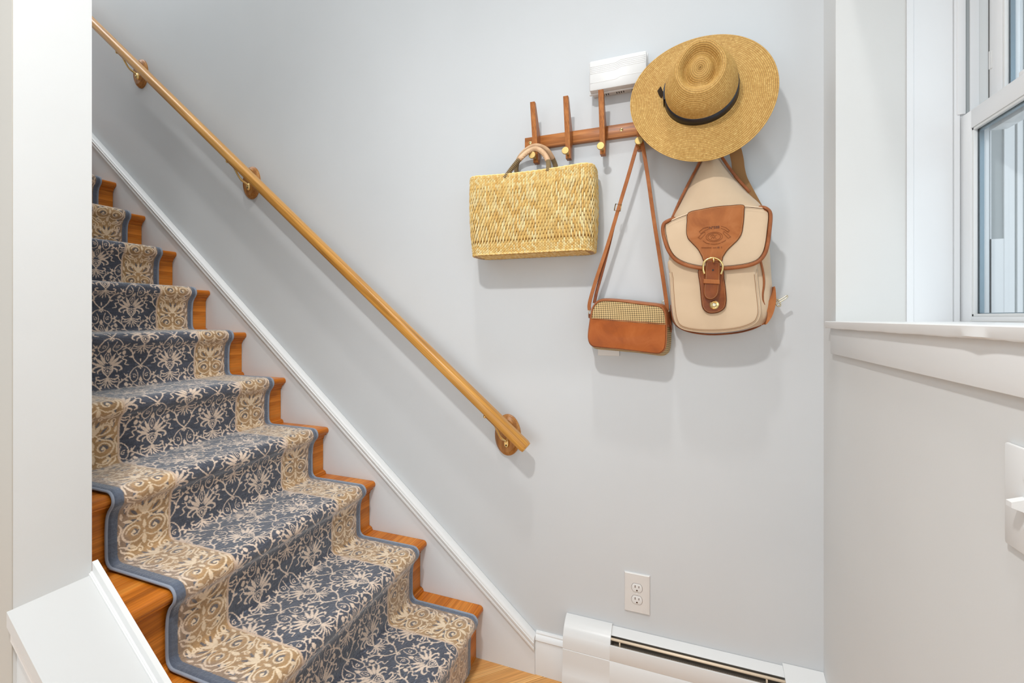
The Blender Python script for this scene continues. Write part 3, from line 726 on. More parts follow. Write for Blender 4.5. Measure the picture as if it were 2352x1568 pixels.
# grain follows the rail: build it in a frame of its own
bmesh.ops.transform(bm, matrix=Matrix.Translation((-0.9, -0.08, rz(-0.9))).inverted(), verts=bm.verts)
bmesh.ops.transform(bm, matrix=Matrix.Rotation(-RA, 4, 'Y'), verts=bm.verts)
bmesh.ops.recalc_face_normals(bm, faces=bm.faces)
me = bpy.data.meshes.new('rail'); bm.to_mesh(me); bm.free()
o = link('rail', me, M['rail'], hr, smooth=0.9); o.location = Vector((-0.9, -0.08, rz(-0.9)))-hr.location; o.rotation_euler = (0, RA, 0)
me.transform(Matrix.Translation(hr.location))
for bx, bz in ((-0.983, 0.838), (-2.263, 1.898), (-3.062, 2.560)):
    bm = bmesh.new()
    lathe(bm, [(0.0505, 0), (0.0505, 0.005), (0.0485, 0.0065), (0.0475, 0.008), (0.0475, 0.013), (0.0395, 0.020), (0.0, 0.020)], (bx, 0, bz), (0, -1, 0), 48, 1.0, 1.5)
    ro = part('rosette', bm, M['rosette'], hr, loc=(bx, 0, bz), smooth=0.5)
    z0 = bz-0.024
    bm = bmesh.new(); px_ = bx-0.024; pz_ = rz(px_)-0.0275
    lathe(bm, [(0.0, 0.012), (0.0075, 0.012), (0.010, 0.008), (0.0105, 0.0), ], (bx+0.004, -0.020, z0), (0, -1, 0), 20, 0.9, 1.7)
    tube(bm, catmull([(bx+0.004, -0.022, z0+0.005), (bx+0.001, -0.038, z0+0.014), (bx-0.008, -0.058, z0+0.030), (bx-0.020, -0.078, rz(bx-0.020)-0.030)], 6), [0.006]*6+[0.0052]*6+[0.0044]*7, 10)
    tube(bm, [(bx-0.060, -0.080, rz(bx-0.060)-0.0275), (bx+0.006, -0.080, rz(bx+0.006)-0.0275)], 0.0032, 8, sy=3.0)
    lathe(bm, [(0.0, 0.006), (0.004, 0.0055), (0.006, 0.002), (0.006, 0.0)], (bx-0.056, -0.084, rz(bx-0.056)-0.0295), (-0.6, -0.3, -0.7), 14)
    part('bracket', bm, M['brass'], ro, smooth=0.7)
    part('screw', mk((bx+0.0015, bx+0.0065, -0.0328, -0.0318, z0-0.010, z0-0.004), bev=0.001), M['dark'], ro)

# ================================================================== DOOR CHIME
ch = thing('door_chime', 'ribbed white plastic chime box above the coat rack behind the hat', 'chime', (-0.58, 0, 2.06))
part('base', mk((-0.668, -0.495, -0.046, 0, 2.020, 2.112), bev=0.003), M['plastic'], ch)
part('cover', mk((-0.6725, -0.4905, -0.061, -0.034, 2.0165, 2.1165), bev=0.006), M['plastic'], ch)
part('rim', mk((-0.6765, -0.4865, -0.040, -0.032, 2.0125, 2.1205), bev=0.0035), M['plastic'], ch)
for k, zz in enumerate((2.1000, 2.0945, 2.0890, 2.0835, 2.0780, 2.0470)):
    w = catmull([(-0.6690, -0.0606, zz-0.005), (-0.60, -0.0606, zz-0.005), (-0.585, -0.0606, zz-0.004), (-0.572, -0.0606, zz+0.001), (-0.558, -0.0606, zz+0.002), (-0.4945, -0.0606, zz+0.002)], 5)
    bm = bmesh.new(); tube(bm, w, 0.0011, 6); part('ridge', bm, M['plastic'], ch, smooth=True)
for g in (-0.640, -0.590, -0.540):
    for k in range(4):
        x = g+k*0.0075
        part('vent_slot', mk((x, x+0.0026, -0.032, -0.010, 2.0188, 2.0203)), M['dark'], ch)

# ================================================================== COAT RACK
cr = thing('coat_rack', 'long acacia wall rack with tapered pegs and round brass knobs', 'rack', (-0.57, 0, 1.89))
part('backboard', mk((-0.9125, -0.230, -0.018, 0, 1.870, 1.9125), bev=0.0012), M['rack'], cr)
pegx = [-0.8625, -0.7470, -0.6310, -0.5125, -0.3950, -0.2785]
def peg_bm(x):
    bm = bmesh.new(); w = 0.0085
    pts = [(-0.018, 1.862), (-0.018, 1.912), (-0.0715, 2.0040), (-0.0855, 2.0040), (-0.0500, 1.836), (-0.0475, 1.8085), (-0.0240, 1.8085), (-0.0185, 1.842)]
    extrude_poly(bm, pts, 'X', x-w, x+w); bmesh.ops.recalc_face_normals(bm, faces=bm.faces)
    bmesh.ops.bevel(bm, geom=bm.edges[:], offset=0.0009, segments=1, affect='EDGES'); return bm
for x in pegx:
    pg = part('peg', peg_bm(x), M['peg'], cr, loc=(x, -0.05, 1.90))
    bm = bmesh.new(); lathe(bm, [(0.0045, 0), (0.0045, 0.032), (0.0115, 0.0345), (0.0122, 0.037), (0.0122, 0.040), (0.0112, 0.0415), (0.0, 0.0418)], (x, -0.0485, 1.8215), (0, -1, 0), 28)
    part('knob', bm, M['brass_satin'], cr, loc=(x, -0.06, 1.8215), smooth=0.5)
for x in (-0.8915, -0.5735):
    bm = bmesh.new(); lathe(bm, [(0.0055, 0), (0.0055, 0.0006), (0.0035, 0.0016), (0, 0.0016)], (x, -0.018, 1.8925), (0, -1, 0), 16); sc_ = part('screw', bm, M['brass'], cr, loc=(x, -0.018, 1.8925))
    part('screw_socket', mk((x-0.0015, x+0.0015, -0.0199, -0.0195, 1.8910, 1.8940)), M['dark'], sc_)

# ================================================================== STRAW BASKET
bk = thing('straw_basket', 'woven golden straw market basket hanging from the first knob', 'basket', (-0.866, -0.07, 1.484))
bx0, bx1, by0, by1 = -1.0875, -0.6515, -0.008, -0.130
zb, zt = 1.484, 1.752
def rrect(t, x0, x1, y0, y1, r):
    """point and outward normal on a rounded rectangle, t in 0..1"""
    w, d = x1-x0-2*r, y1-y0-2*r; segs = [w, r*PI/2, d, r*PI/2, w, r*PI/2, d, r*PI/2]; Ltot = sum(segs); s_ = (t % 1.0)*Ltot
    cs = [(x1-r, y0+r, -PI/2), (x1-r, y1-r, 0), (x0+r, y1-r, PI/2), (x0+r, y0+r, PI)]
    st_ = [((x0+r, y0), (1, 0), (0, -1)), ((x1, y0+r), (0, 1), (1, 0)), ((x1-r, y1), (-1, 0), (0, 1)), ((x0, y1-r), (0, -1), (-1, 0))]
    for i, l_ in enumerate(segs):
        if s_ <= l_+1e-9:
            if i % 2 == 0: (px, py), (dx, dy), nn = st_[i//2]; return (px+dx*s_, py+dy*s_), nn
            cx, cy, a0 = cs[i//2]; a = a0+s_/r; return (cx+r*math.cos(a), cy+r*math.sin(a)), (math.cos(a), math.sin(a))
        s_ -= l_
    return st_[0][0], st_[0][2]
def bsize(f):                                    # f 0 bottom .. 1 top: slight flare and belly
    e = 0.006*math.sin(PI*f)
    return bx0+0.008*(1-f)-e*0.6, bx1-0.004*(1-f)+e, by1+0.006*(1-f)-e, by0
NC = 190
rowh = [0.0085, 0.0085, 0.0095, 0.0110]+[0.0245]*8+[0.0115, 0.0105, 0.0105, 0.009]
BIG = set(range(4, 12))
rowh = np.array(rowh)*((zt-zb)/sum(rowh)); rz_ = zb+np.concatenate([[0], np.cumsum(rowh)])
VV, FF, CC = [], [], []
def sag(x, f): return f*(-0.004+0.008*abs((x-(bx0+bx1)/2)/0.22)**2)
tones = np.array([srgb(242, 208, 138), srgb(238, 200, 126), srgb(246, 217, 154), srgb(232, 188, 112), srgb(250, 226, 168), srgb(236, 194, 118)])
rb = np.random.default_rng(3)
coltone = rb.integers(0, 6, NC)
SEG = [(-1, .12), (-0.72, .72), (-0.3, 1), (0.3, 1), (0.72, .72), (1, .12)]
def stitch(p, nrm, zc, hl, hw, bul, tone, f):
    """one lozenge of straw: centre p (x,y), outward normal, half length hl, half width hw, bulge bul"""
    tx, ty = -nrm[1], nrm[0]; base = len(VV); lean = 0.03*hl
    for a, w in SEG:
        z = zc+a*hl; out = 0.0006+bul*(1-abs(a)**2.2)
        for cw, co in ((-1, 0.0), (0, 1.0), (1, 0.0)):
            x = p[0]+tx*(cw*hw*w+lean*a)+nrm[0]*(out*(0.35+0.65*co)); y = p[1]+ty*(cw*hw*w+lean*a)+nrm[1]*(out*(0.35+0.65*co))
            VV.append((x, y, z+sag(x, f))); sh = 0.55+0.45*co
            CC.append(tone*sh*(0.72+0.28*(1-abs(a)**4)))  # stitch sides and ends darkened: shade between strands painted into the colour
    for i in range(len(SEG)-1):
        for j in (0, 1):
            a = base+i*3+j; FF.append((a, a+1, a+4, a+3))
for r in range(len(rowh)):
    for c in range(NC):
        odd = (c % 2); hl = rowh[r]*(0.60 if r in BIG else 0.78)
        zc = (rz_[r]+rz_[r+1])/2+(rowh[r]*0.5 if odd else 0)+rowh[r]*0.05*math.sin(c*0.37+r*2.1)
        if zc+hl > zt+0.004: zc = zt+0.004-hl
        f = (zc-zb)/(zt-zb); x0_, x1_, y0_, y1_ = bsize(f)
        p, nn = rrect((c+0.5)/NC, x0_, x1_, y0_, y1_, 0.042)
        tone = tones[(coltone[c]+rb.integers(0, 2)) % 6]*(0.92+0.16*rb.random())
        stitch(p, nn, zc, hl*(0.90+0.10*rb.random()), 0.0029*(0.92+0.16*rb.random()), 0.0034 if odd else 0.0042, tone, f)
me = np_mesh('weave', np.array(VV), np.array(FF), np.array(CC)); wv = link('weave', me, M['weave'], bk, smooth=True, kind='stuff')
# lining, base slats and rims
bm = bmesh.new(); rg = []
for f in (0.0, 0.25, 0.5, 0.75, 1.0):
    x0_, x1_, y0_, y1_ = bsize(f); lp = []
    for k in range(72):
        p, nn = rrect(k/72, x0_+0.001, x1_-0.001, y0_+0.001, y1_-0.001, 0.040); lp.append(bm.verts.new((p[0], p[1], zb+(zt-zb)*f+sag(p[0], f)*1.0-0.001)))
    rg.append(lp)
for A, B in zip(rg, rg[1:]):
    for k in range(72): bm.faces.new((A[k], A[(k+1) % 72], B[(k+1) % 72], B[k]))
bm.faces.new(rg[0][::-1])
part('lining', bm, M['straw_in'], bk, smooth=True)
VV, FF, CC = [], [], []
x0_, x1_, y0_, y1_ = bsize(0)
for i in range(66):
    for j in range(5):
        x = x0_+0.02+(x1_-x0_-0.04)*(i+0.5)/66+(0.003 if j % 2 else 0); y = y0_+0.014+(y1_-y0_-0.028)*(j+0.5)/5
        base = len(VV); hl = 0.0125; hw = 0.0034; tone = tones[rb.integers(0, 6)]*0.9
        for a, w in SEG:
            for cw, co in ((-1, 0), (0, 1), (1, 0)):
                VV.append((x+cw*hw*w+0.4*a*hw, y+a*hl, zb-0.001-0.0025*(1-abs(a)**2)*(0.3+0.7*co))); CC.append(tone*(0.85+0.15*co))  # strand sides slightly darker, shade put into the colour
        for q in range(len(SEG)-1):
            for jj in (0, 1): a_ = base+q*3+jj; FF.append((a_, a_+1, a_+4, a_+3))
link('base_weave', np_mesh('base_weave', np.array(VV), np.array(FF), np.array(CC)), M['weave'], bk, smooth=True, kind='stuff')
for zz, f, rr in ((zt+0.003, 1.0, 0.0032), (zb+0.002, 0.0, 0.0034)):
    bm = bmesh.new(); x0_, x1_, y0_, y1_ = bsize(f); lp = []
    for k in range(160):
        p, nn = rrect(k/160, x0_, x1_, y0_, y1_, 0.042); lp.append((p[0], p[1], zz+sag(p[0], f)+0.0006*math.sin(k*2.3)))
    tube(bm, lp, [rr*(1+0.12*math.sin(k*1.9)) for k in range(160)], 7, True)
    me_ = part('rim', bm, M['weave'], bk, smooth=True)
    a = me_.data.color_attributes.new('Col', 'FLOAT_COLOR', 'POINT')
    for i in range(len(a.data)): t_ = tones[(i//7) % 3]; a.data[i].color = (*t_, 1)
FH = [(-0.9456, -0.1280, 1.7413), (-0.9196, -0.1220, 1.7755), (-0.8942, -0.1100, 1.8087), (-0.8722, -0.0920, 1.8343), (-0.8502, -0.0780, 1.8438), (-0.8236, -0.0900, 1.8242), (-0.8027, -0.1100, 1.7930), (-0.7949, -0.1220, 1.7666), (-0.7962, -0.1280, 1.7435)]
BH_ = [(-0.9435, -0.0160, 1.7837), (-0.9437, -0.0200, 1.8092), (-0.9318, -0.0300, 1.8342), (-0.8995, -0.0480, 1.8548), (-0.8574, -0.0600, 1.8616), (-0.8243, -0.0500, 1.8488), (-0.8085, -0.0340, 1.8267), (-0.8008, -0.0220, 1.8070), (-0.7977, -0.0160, 1.7918)]
for H_, rr in ((FH, 0.0086), (BH_, 0.0086)):
    c = catmull(H_, 8); n = len(c); a, b = int(n*0.22), int(n*0.80)
    bm = bmesh.new(); tube(bm, c[a:b], rr, 12)
    hd = part('handle', bm, M['handle'], bk, smooth=True)
    bm = bmesh.new(); q = c[a:b]                                     # laced seam under the grip
    for i in range(2, len(q)-2, 2):
        t = (q[i+1]-q[i-1]).normalized(); s_ = t.cross(Vector((0, 1, 0))).normalized(); dn = s_ if s_.z < 0 else -s_
        tube(bm, [q[i]+dn*rr*0.75+Vector((0, -rr*0.7, 0)), q[i+1]+dn*rr*1.0+Vector((0, -rr*0.15, 0))], 0.0016, 6)
    part('lacing', bm, M['handle'], hd, smooth=True)
    for q in (c[:a+1], c[b-1:]):
        bm = bmesh.new()
        for i in range(len(q)-1):
            for h in (0.0, 0.5)[:2 if (q[i+1]-q[i]).length > 0.006 else 1]:
                p = q[i].lerp(q[i+1], h); t = (q[i+1]-q[i]).normalized(); u = t.cross(Vector((0, 1, 0))).normalized(); v = t.cross(u)
                tube(bm, [p+rr*0.78*(math.cos(2*PI*k/12)*u+math.sin(2*PI*k/12)*v)+t*0.0005*k/12 for k in range(12)], 0.0021, 6, True)
        tube(bm, q, rr*0.72, 8)
        part('twine_wrap', bm, M['twine'], hd, smooth=True, kind='stuff')

# ================================================================== STRAW HAT
HC = Vector((-0.3350, -0.113, 1.9165)); AL, BE = 0.175, -0.06
hn = Vector((math.sin(BE)*math.cos(AL), -math.cos(BE)*math.cos(AL), math.sin(AL))); hu_ = Vector((math.cos(BE), math.sin(BE), 0)); hv = hu_.cross(hn)
hv = hv if hv.z > 0 else -hv
hat = thing('straw_hat', 'wide-brimmed golden straw hat with a black ribbon band on the rack', 'hat', HC)
NT = 420
th = np.linspace(0, 2*PI, NT, endpoint=False)
prof = []                                                            # (kind, parameter)
nb, nw, ntp = 150, 130, 110
rows = []
ct, sn = np.cos(th), np.sin(th)
baseA, baseB = 0.0985, 0.0955
def hat_row(kind, t):
    if kind == 'brim':                                               # t 0 edge .. 1 crown base
        R = 0.1985*(1+0.004*np.cos(2*th+0.5)); rx = R*(1-t)+baseA*t; ry = R*1.028*(1-t)+baseB*t
        z = 0.010*t**3+(1-t)**1.5*(0.012*np.cos(2*th-0.5)-0.004*np.sin(th)-0.014*np.cos(th+0.3)); cyo = 0.004*(1-t)
        return rx*ct, ry*sn+cyo, z
    if kind == 'wall':
        w = t; rx = baseA*(1-w)+0.066*w+0.012*math.sin(PI*w**1.3); ry = baseB*(1-w)+0.072*w+0.012*math.sin(PI*w**1.3)
        z = 0.010+0.098*t**0.95+0*th; pin = 1-0.10*w*np.exp(-((np.abs(np.arctan2(ct, sn)))-0.75)**2/0.18)
        return rx*ct*pin, ry*sn+0.016*w, z+0.016*w*sn
    rho = 1-t                                                        # top: 1 rim .. 0 centre
    pin = 1-0.10*np.exp(-((np.abs(np.arctan2(ct, sn)))-0.75)**2/0.18)*rho
    side = np.where(sn < 0, 0.12+0.88*np.abs(ct)**1.2, 0.80+0.20*np.abs(ct))
    z = 0.108+0.016*sn*rho+0.003*math.exp(-((rho-0.86)/0.14)**2)-0.018*side*math.exp(-((rho-0.60)/0.16)**2)-0.004*math.exp(-(rho/0.40)**2)-0.006*np.clip(-sn, 0, 1)*math.exp(-((rho-0.55)/0.2)**2)
    return 0.066*rho*ct*pin, 0.072*rho*sn+0.016, z
specs = [('brim', t) for t in np.linspace(0, 1, nb)]+[('wall', t) for t in np.linspace(0, 1, nw)[1:]]+[('top', t) for t in np.linspace(0, 0.985, ntp)[1:]]
A3 = np.zeros((len(specs), NT, 3))
for i, (k, t) in enumerate(specs):
    x, y, z = hat_row(k, t); A3[i, :, 0], A3[i, :, 1], A3[i, :, 2] = x, y, z+0*x
gr = np.gradient(A3, axis=0); gt = (np.roll(A3, -1, 1)-np.roll(A3, 1, 1))/2
nr = np.cross(gt, gr); nr /= np.maximum(np.linalg.norm(nr, axis=2, keepdims=True), 1e-9)
nr *= np.sign(nr[40, 0, 2] or 1)
arcl = np.cumsum(np.linalg.norm(gr, axis=2).mean(1)); PIT = 0.0050
ph = arcl/PIT
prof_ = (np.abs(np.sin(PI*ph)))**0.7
zig = np.sin(th[None]*170+np.where((ph % 1.0)[:, None] < 0.5, 1.2, -1.2)*2*PI*((ph % 1.0)[:, None]))
A3 += nr*(0.00095*prof_[:, None, None]+0.0002*zig[..., None])
gold = np.array(srgb(220, 178, 102)); brown = np.array(srgb(168, 120, 54)); pale = np.array(srgb(242, 214, 146))
rh = np.random.default_rng(5); nz = rh.normal(0, 1, (len(specs), NT)); strand = np.repeat(rh.normal(0, 1, (int(ph[-1])+2, NT//2)), 2, axis=1)[ph.astype(int)]
tt = np.clip(0.5+0.09*strand+0.09*nz+0.16*zig, 0, 1)[..., None]
cc = brown*(1-tt)+gold*tt; cc = cc+(pale-cc)*np.clip(tt-0.62, 0, 1)*1.3; cc = cc*(0.42+0.58*prof_[:, None, None]**0.8)  # grooves between straw ridges darkened, shade put into the colour
Wd = np.array(HC)+A3[..., 0:1]*np.array(hu_)+A3[..., 1:2]*np.array(hv)+A3[..., 2:3]*np.array(hn)
V = Wd.reshape(-1, 3); F = grid_faces(len(specs), NT, True)
tip = Wd[-1].mean(0)
V = np.concatenate([V, tip[None]]); last = (len(specs)-1)*NT
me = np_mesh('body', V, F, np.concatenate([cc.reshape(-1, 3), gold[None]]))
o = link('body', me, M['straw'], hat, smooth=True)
b2 = bmesh.new(); b2.from_mesh(me); b2.verts.ensure_lookup_table()
for k in range(NT): b2.faces.new((b2.verts[last+k], b2.verts[last+(k+1) % NT], b2.verts[len(V)-1]))
bmesh.ops.recalc_face_normals(b2, faces=b2.faces); b2.to_mesh(me); b2.free(); me.polygons.foreach_set('use_smooth', [True]*len(me.polygons))
md = o.modifiers.new('thickness', 'SOLIDIFY'); md.thickness = 0.0016; md.offset = -1
def hp(x, y, z): return HC+hu_*x+hv*y+hn*z
def band(z0, z1, lift, a0, a1, n, name, mat):
    bm = bmesh.new(); rows_ = []
    for i in range(n+1):
        a = a0+(a1-a0)*i/n; r_ = []
        for zz, e in ((z0, 0.0), (z0+0.001, lift), ((z0+z1)/2, lift+0.0006), (z1-0.001, lift), (z1, 0.0)):
            w = max(0.0, (zz-0.010)/0.098)
            rx = baseA*(1-w)+0.066*w+0.012*math.sin(PI*w**1.3)+e+0.0008; ry = baseB*(1-w)+0.072*w+0.012*math.sin(PI*w**1.3)+e+0.0008
            r_.append(bm.verts.new(hp(rx*math.cos(a), ry*math.sin(a)+0.016*w, zz+0.016*w*math.sin(a)+0.0012*math.sin(3*a))))
        rows_.append(r_)
    for A, B in zip(rows_, rows_[1:]):
        for k in range(4): bm.faces.new((A[k], A[k+1], B[k+1], B[k]))
    return part(name, bm, mat, hat, smooth=True)
band(0.011, 0.039, 0.0022, 0, 2*PI, 120, 'ribbon', M['ribbon'])
band(0.009, 0.041, 0.0050, PI*0.90, PI*1.06, 14, 'ribbon_bow', M['ribbon'])
bm = bmesh.new()
sweep(bm, [hp(-0.1035, 0.012, 0.020), hp(-0.110, 0.022, 0.024), hp(-0.114, 0.034, 0.026)], [(-0.010, 0), (0.010, 0), (0.010, 0.002), (-0.010, 0.002)], tuple(hu_*-1+hn*0.6))
part('ribbon_tail', bm, M['ribbon'], hat)

# ================================================================== CROSSBODY BAG
cb = thing('shoulder_bag', 'small tan leather and houndstooth shoulder bag on the fourth knob', 'bag', (-0.55, -0.03, 1.16))
YF = -0.088
ol = smooth_loop([(-0.6640, 1.2602), (-0.6612, 1.2786), (-0.6555, 1.3011), (-0.6443, 1.3158), (-0.6276, 1.3233), (-0.6027, 1.3237), (-0.5660, 1.3204), (-0.5299, 1.3152), (-0.4931, 1.3100), (-0.4596, 1.3056), (-0.4443, 1.2995), (-0.4355, 1.2847), (-0.4317, 1.2607), (-0.4311, 1.2313), (-0.4323, 1.1953), (-0.4361, 1.1739), (-0.4456, 1.1629), (-0.4596, 1.1592), (-0.5010, 1.1635), (-0.5592, 1.1695), (-0.6096, 1.1731), (-0.6485, 1.1758), (-0.6626, 1.1825), (-0.6690, 1.1979), (-0.6697, 1.2163), (-0.6668, 1.2390)], 4)
bo = [(p[0]*1.0+(0.010 if p[0] > -0.55 else -0.004), p[1]-(0.010 if p[1] < 1.24 else 0.0)) for p in offset_loop(ol, -0.004)]
bodyb = pillow(ol, -0.018, YF, 0.006, 0.004, back=bo, dome=5)
part('gusset', bodyb, M['hound'], cb, smooth=0.9)
# upper panel of houndstooth is the body itself; leather pocket below
ptop = [(-0.6570, 1.2659), (-0.4367, 1.2500)]
def below(p): (xa, za), (xb, zb_) = ptop; return p[1] < za+(zb_-za)*(p[0]-xa)/(xb-xa)
inn = offset_loop(ol, 0.0008)
pk = [p for p in inn if below(p)]
i0 = min(range(len(inn)), key=lambda i: 0 if (below(inn[i]) and not below(inn[i-1])) else 1)
pk = []
for k in range(len(inn)):
    p = inn[(i0+k) % len(inn)]
    if below(p): pk.append(p)
bm = bmesh.new()
def ydom(x, z): return -0.0955-0.006*math.exp(-((x+0.545)/0.10)**2-((z-1.205)/0.05)**2)
cxm, czm = sum(p[0] for p in pk)/len(pk), sum(p[1] for p in pk)/len(pk); prev = None; rr_ = []
for s_ in (1.0, 0.985, 0.8, 0.6, 0.4, 0.2):
    rr_.append([bm.verts.new((cxm+(p[0]-cxm)*s_, (YF+0.002 if s_ == 1.0 else ydom(cxm+(p[0]-cxm)*s_, czm+(p[1]-czm)*s_)), czm+(p[1]-czm)*s_)) for p in pk])
for A, B in zip(rr_, rr_[1:]):
    for i in range(len(pk)): bm.faces.new((A[i], A[(i+1) % len(pk)], B[(i+1) % len(pk)], B[i]))
bm.faces.new(rr_[-1]); bm.faces.new(rr_[0][::-1])
part('front_pocket', bm, M['leather_or'], cb, smooth=0.9, label='plain orange-tan leather lower panel')
part('piping', tubes(([(x, YF+0.0005, z) for x, z in ol], 0.0029, 8, True)), M['piping'], cb, smooth=True)
bm = bmesh.new(); tp = [(-0.6562, -0.0965, 1.2652), (-0.6015, -0.0965, 1.2618), (-0.5476, -0.0965, 1.2578), (-0.4952, -0.0965, 1.2539), (-0.4353, -0.0965, 1.2494)]
tube(bm, tp, 0.0014, 6); part('pocket_edge', bm, M['piping'], cb, smooth=True)
# zip gusset of leather over the top
top_i = [i for i, p in enumerate(ol) if p[1] > 1.235]
seqi = []; s0 = next(i for i in range(len(ol)) if i in top_i and (i-1) % len(ol) not in top_i)
k = s0
while k % len(ol) in top_i: seqi.append(k % len(ol)); k += 1
bm = bmesh.new(); rows_ = []
oo, ob = offset_loop(ol, -0.0022), offset_loop(bo, -0.0022)
for i in seqi:
    a, b = oo[i], ob[i]; rows_.append([bm.verts.new((a[0]*(1-t)+b[0]*t, YF+0.002+(YF*-1-0.022)*t, a[1]*(1-t)+b[1]*t+0.004*math.sin(PI*t))) for t in (0, 0.2, 0.4, 0.6, 0.8, 1.0)])
for A, B in zip(rows_, rows_[1:]):
    for j in range(5): bm.faces.new((A[j], A[j+1], B[j+1], B[j]))
o = part('zip_gusset', bm, M['piping'], cb, smooth=True); md = o.modifiers.new('t', 'SOLIDIFY'); md.thickness = 0.0016
LS = [(-0.6738, -0.0500, 1.2934), (-0.6742, -0.0520, 1.3107), (-0.6671, -0.0550, 1.3395), (-0.6493, -0.0580, 1.3965), (-0.6119, -0.0620, 1.5057), (-0.5767, -0.0660, 1.6210), (-0.5477, -0.0690, 1.7152), (-0.5220, -0.0710, 1.8029), (-0.5154, -0.0700, 1.8217), (-0.5103, -0.0680, 1.8321), (-0.5051, -0.0660, 1.8218), (-0.4986, -0.0640, 1.7913), (-0.4842, -0.0620, 1.6938), (-0.4673, -0.0600, 1.5664), (-0.4453, -0.0560, 1.4178), (-0.4324, -0.0540, 1.3247), (-0.4298, -0.0520, 1.2919)]
part('strap', strip(catmull(LS, 6), 0.0115, 0.0028), M['leather'], cb, smooth=0.5)
LS2 = [(-0.5755, -0.0645, 1.6241), (-0.5895, -0.0630, 1.5805), (-0.6100, -0.0560, 1.5008), (-0.6335, -0.0500, 1.4139), (-0.6499, -0.0460, 1.3570), (-0.6589, -0.0440, 1.3166)]
part('strap', strip(catmull(LS2, 6), 0.0105, 0.0025), M['leather_dk'], cb, smooth=0.5)
bc_ = [(-0.5855, -0.0725, 1.6343), (-0.5670, -0.0725, 1.6305), (-0.5711, -0.0725, 1.6093), (-0.5896, -0.0725, 1.6136)]
part('buckle', tubes((bc_, 0.0016, 6, True), ([bc_[0], bc_[3]], 0.0016, 6)), M['brass'], cb, smooth=True)
part('d_ring', tubes((catmull([(-0.4441, -0.0500, 1.3181), (-0.4376, -0.0500, 1.3208), (-0.4312, -0.0500, 1.3125), (-0.4260, -0.0500, 1.2988), (-0.4247, -0.0500, 1.2878), (-0.4312, -0.0500, 1.2920), (-0.4402, -0.0500, 1.3030)], 5, True), 0.0017, 8, True)), M['nickel'], cb, smooth=True)
part('d_ring', tubes((catmull([(-0.6760, -0.0460, 1.2920), (-0.6702, -0.0460, 1.2876), (-0.6716, -0.0460, 1.2760), (-0.6775, -0.0460, 1.2731)], 5, True), 0.0015, 8, True)), M['nickel'], cb, smooth=True)
part('side_tab', pillow([(-0.4300, 1.2920), (-0.4248, 1.2810), (-0.4196, 1.2605), (-0.4170, 1.2468), (-0.4158, 1.2222), (-0.4190, 1.2221), (-0.4216, 1.2426), (-0.4287, 1.2604), (-0.4326, 1.2783)], -0.040, -0.050, 0.002, 0.0), M['leather_dk'], cb)
part('side_tab', pillow([(-0.6777, 1.2818), (-0.6718, 1.2803), (-0.6718, 1.2658), (-0.6777, 1.2672)], -0.040, -0.050, 0.002, 0.0), M['leather_dk'], cb)

# ================================================================== BACKPACK
bp_ = thing('sling_backpack', 'beige canvas sling backpack with tan leather flap and brass buckle', 'backpack', (-0.27, -0.05, 1.23))
body = smooth_loop([(-0.4247, 1.4313), (-0.4221, 1.4995), (-0.4157, 1.5741), (-0.3966, 1.6229), (-0.3713, 1.6746), (-0.3464, 1.7229), (-0.3242, 1.7710), (-0.3023, 1.7947), (-0.2854, 1.7752), (-0.2663, 1.7386), (-0.2356, 1.6893), (-0.1986, 1.6388), (-0.1644, 1.5945), (-0.1510, 1.5348), (-0.1465, 1.4582), (-0.1421, 1.3817), (-0.1376, 1.3182), (-0.1465, 1.2725), (-0.1633, 1.2495), (-0.2124, 1.2324), (-0.2830, 1.2225), (-0.3501, 1.2244), (-0.3915, 1.2362), (-0.4119, 1.2619), (-0.4196, 1.3219)], 4)
def bslope(x, z): return 0.030*max(0.0, (z-1.52)/0.26)+0.006*math.sin(x*34+z*9)*max(0, min(1, (z-1.5)/0.1))
part('main_body', cushion(body, -0.010, -0.088, 0.040, 0.016, 0.10, yfun=bslope), M['canvas'], bp_, smooth=0.9)
for q in ([(-0.4157, -0.0520, 1.5764), (-0.3940, -0.0520, 1.6276), (-0.3689, -0.0520, 1.6791), (-0.3440, -0.0520, 1.7274), (-0.3231, -0.0520, 1.7701), (-0.3036, -0.0520, 1.7954)], [(-0.2832, -0.0520, 1.7729), (-0.2653, -0.0520, 1.7378), (-0.2359, -0.0520, 1.6900), (-0.1988, -0.0520, 1.6395)]):
    bm = bmesh.new(); tube(bm, catmull(q, 5), 0.0042, 8); tube(bm, [p+Vector((0.0035 if p.x < -0.29 else -0.0035, -0.004, 0)) for p in catmull(q, 5)], 0.0012, 5)
    part('edge_binding', bm, M['piping'], bp_, smooth=True)
sd = [(-0.1777, -0.0980, 1.4309), (-0.1709, -0.0970, 1.3973), (-0.1684, -0.0950, 1.3665), (-0.1719, -0.0960, 1.3355), (-0.1705, -0.0940, 1.3145), (-0.1626, -0.0860, 1.2948), (-0.1569, -0.0780, 1.2799), (-0.1585, -0.0680, 1.2611), (-0.1683, -0.0600, 1.2484)]
part('side_piping', tubes((catmull(sd, 6), 0.0028, 8)), M['piping'], bp_, smooth=True)
bt_ = [(-0.4183, -0.0480, 1.3083), (-0.4144, -0.0480, 1.2700), (-0.4042, -0.0480, 1.2469), (-0.3813, -0.0480, 1.2308), (-0.3438, -0.0480, 1.2204), (-0.2949, -0.0480, 1.2170), (-0.2354, -0.0480, 1.2230), (-0.1948, -0.0480, 1.2338), (-0.1686, -0.0480, 1.2469)]
part('bottom_piping', tubes((catmull(bt_, 5), 0.0026, 8)), M['leather_dk'], bp_, smooth=True)
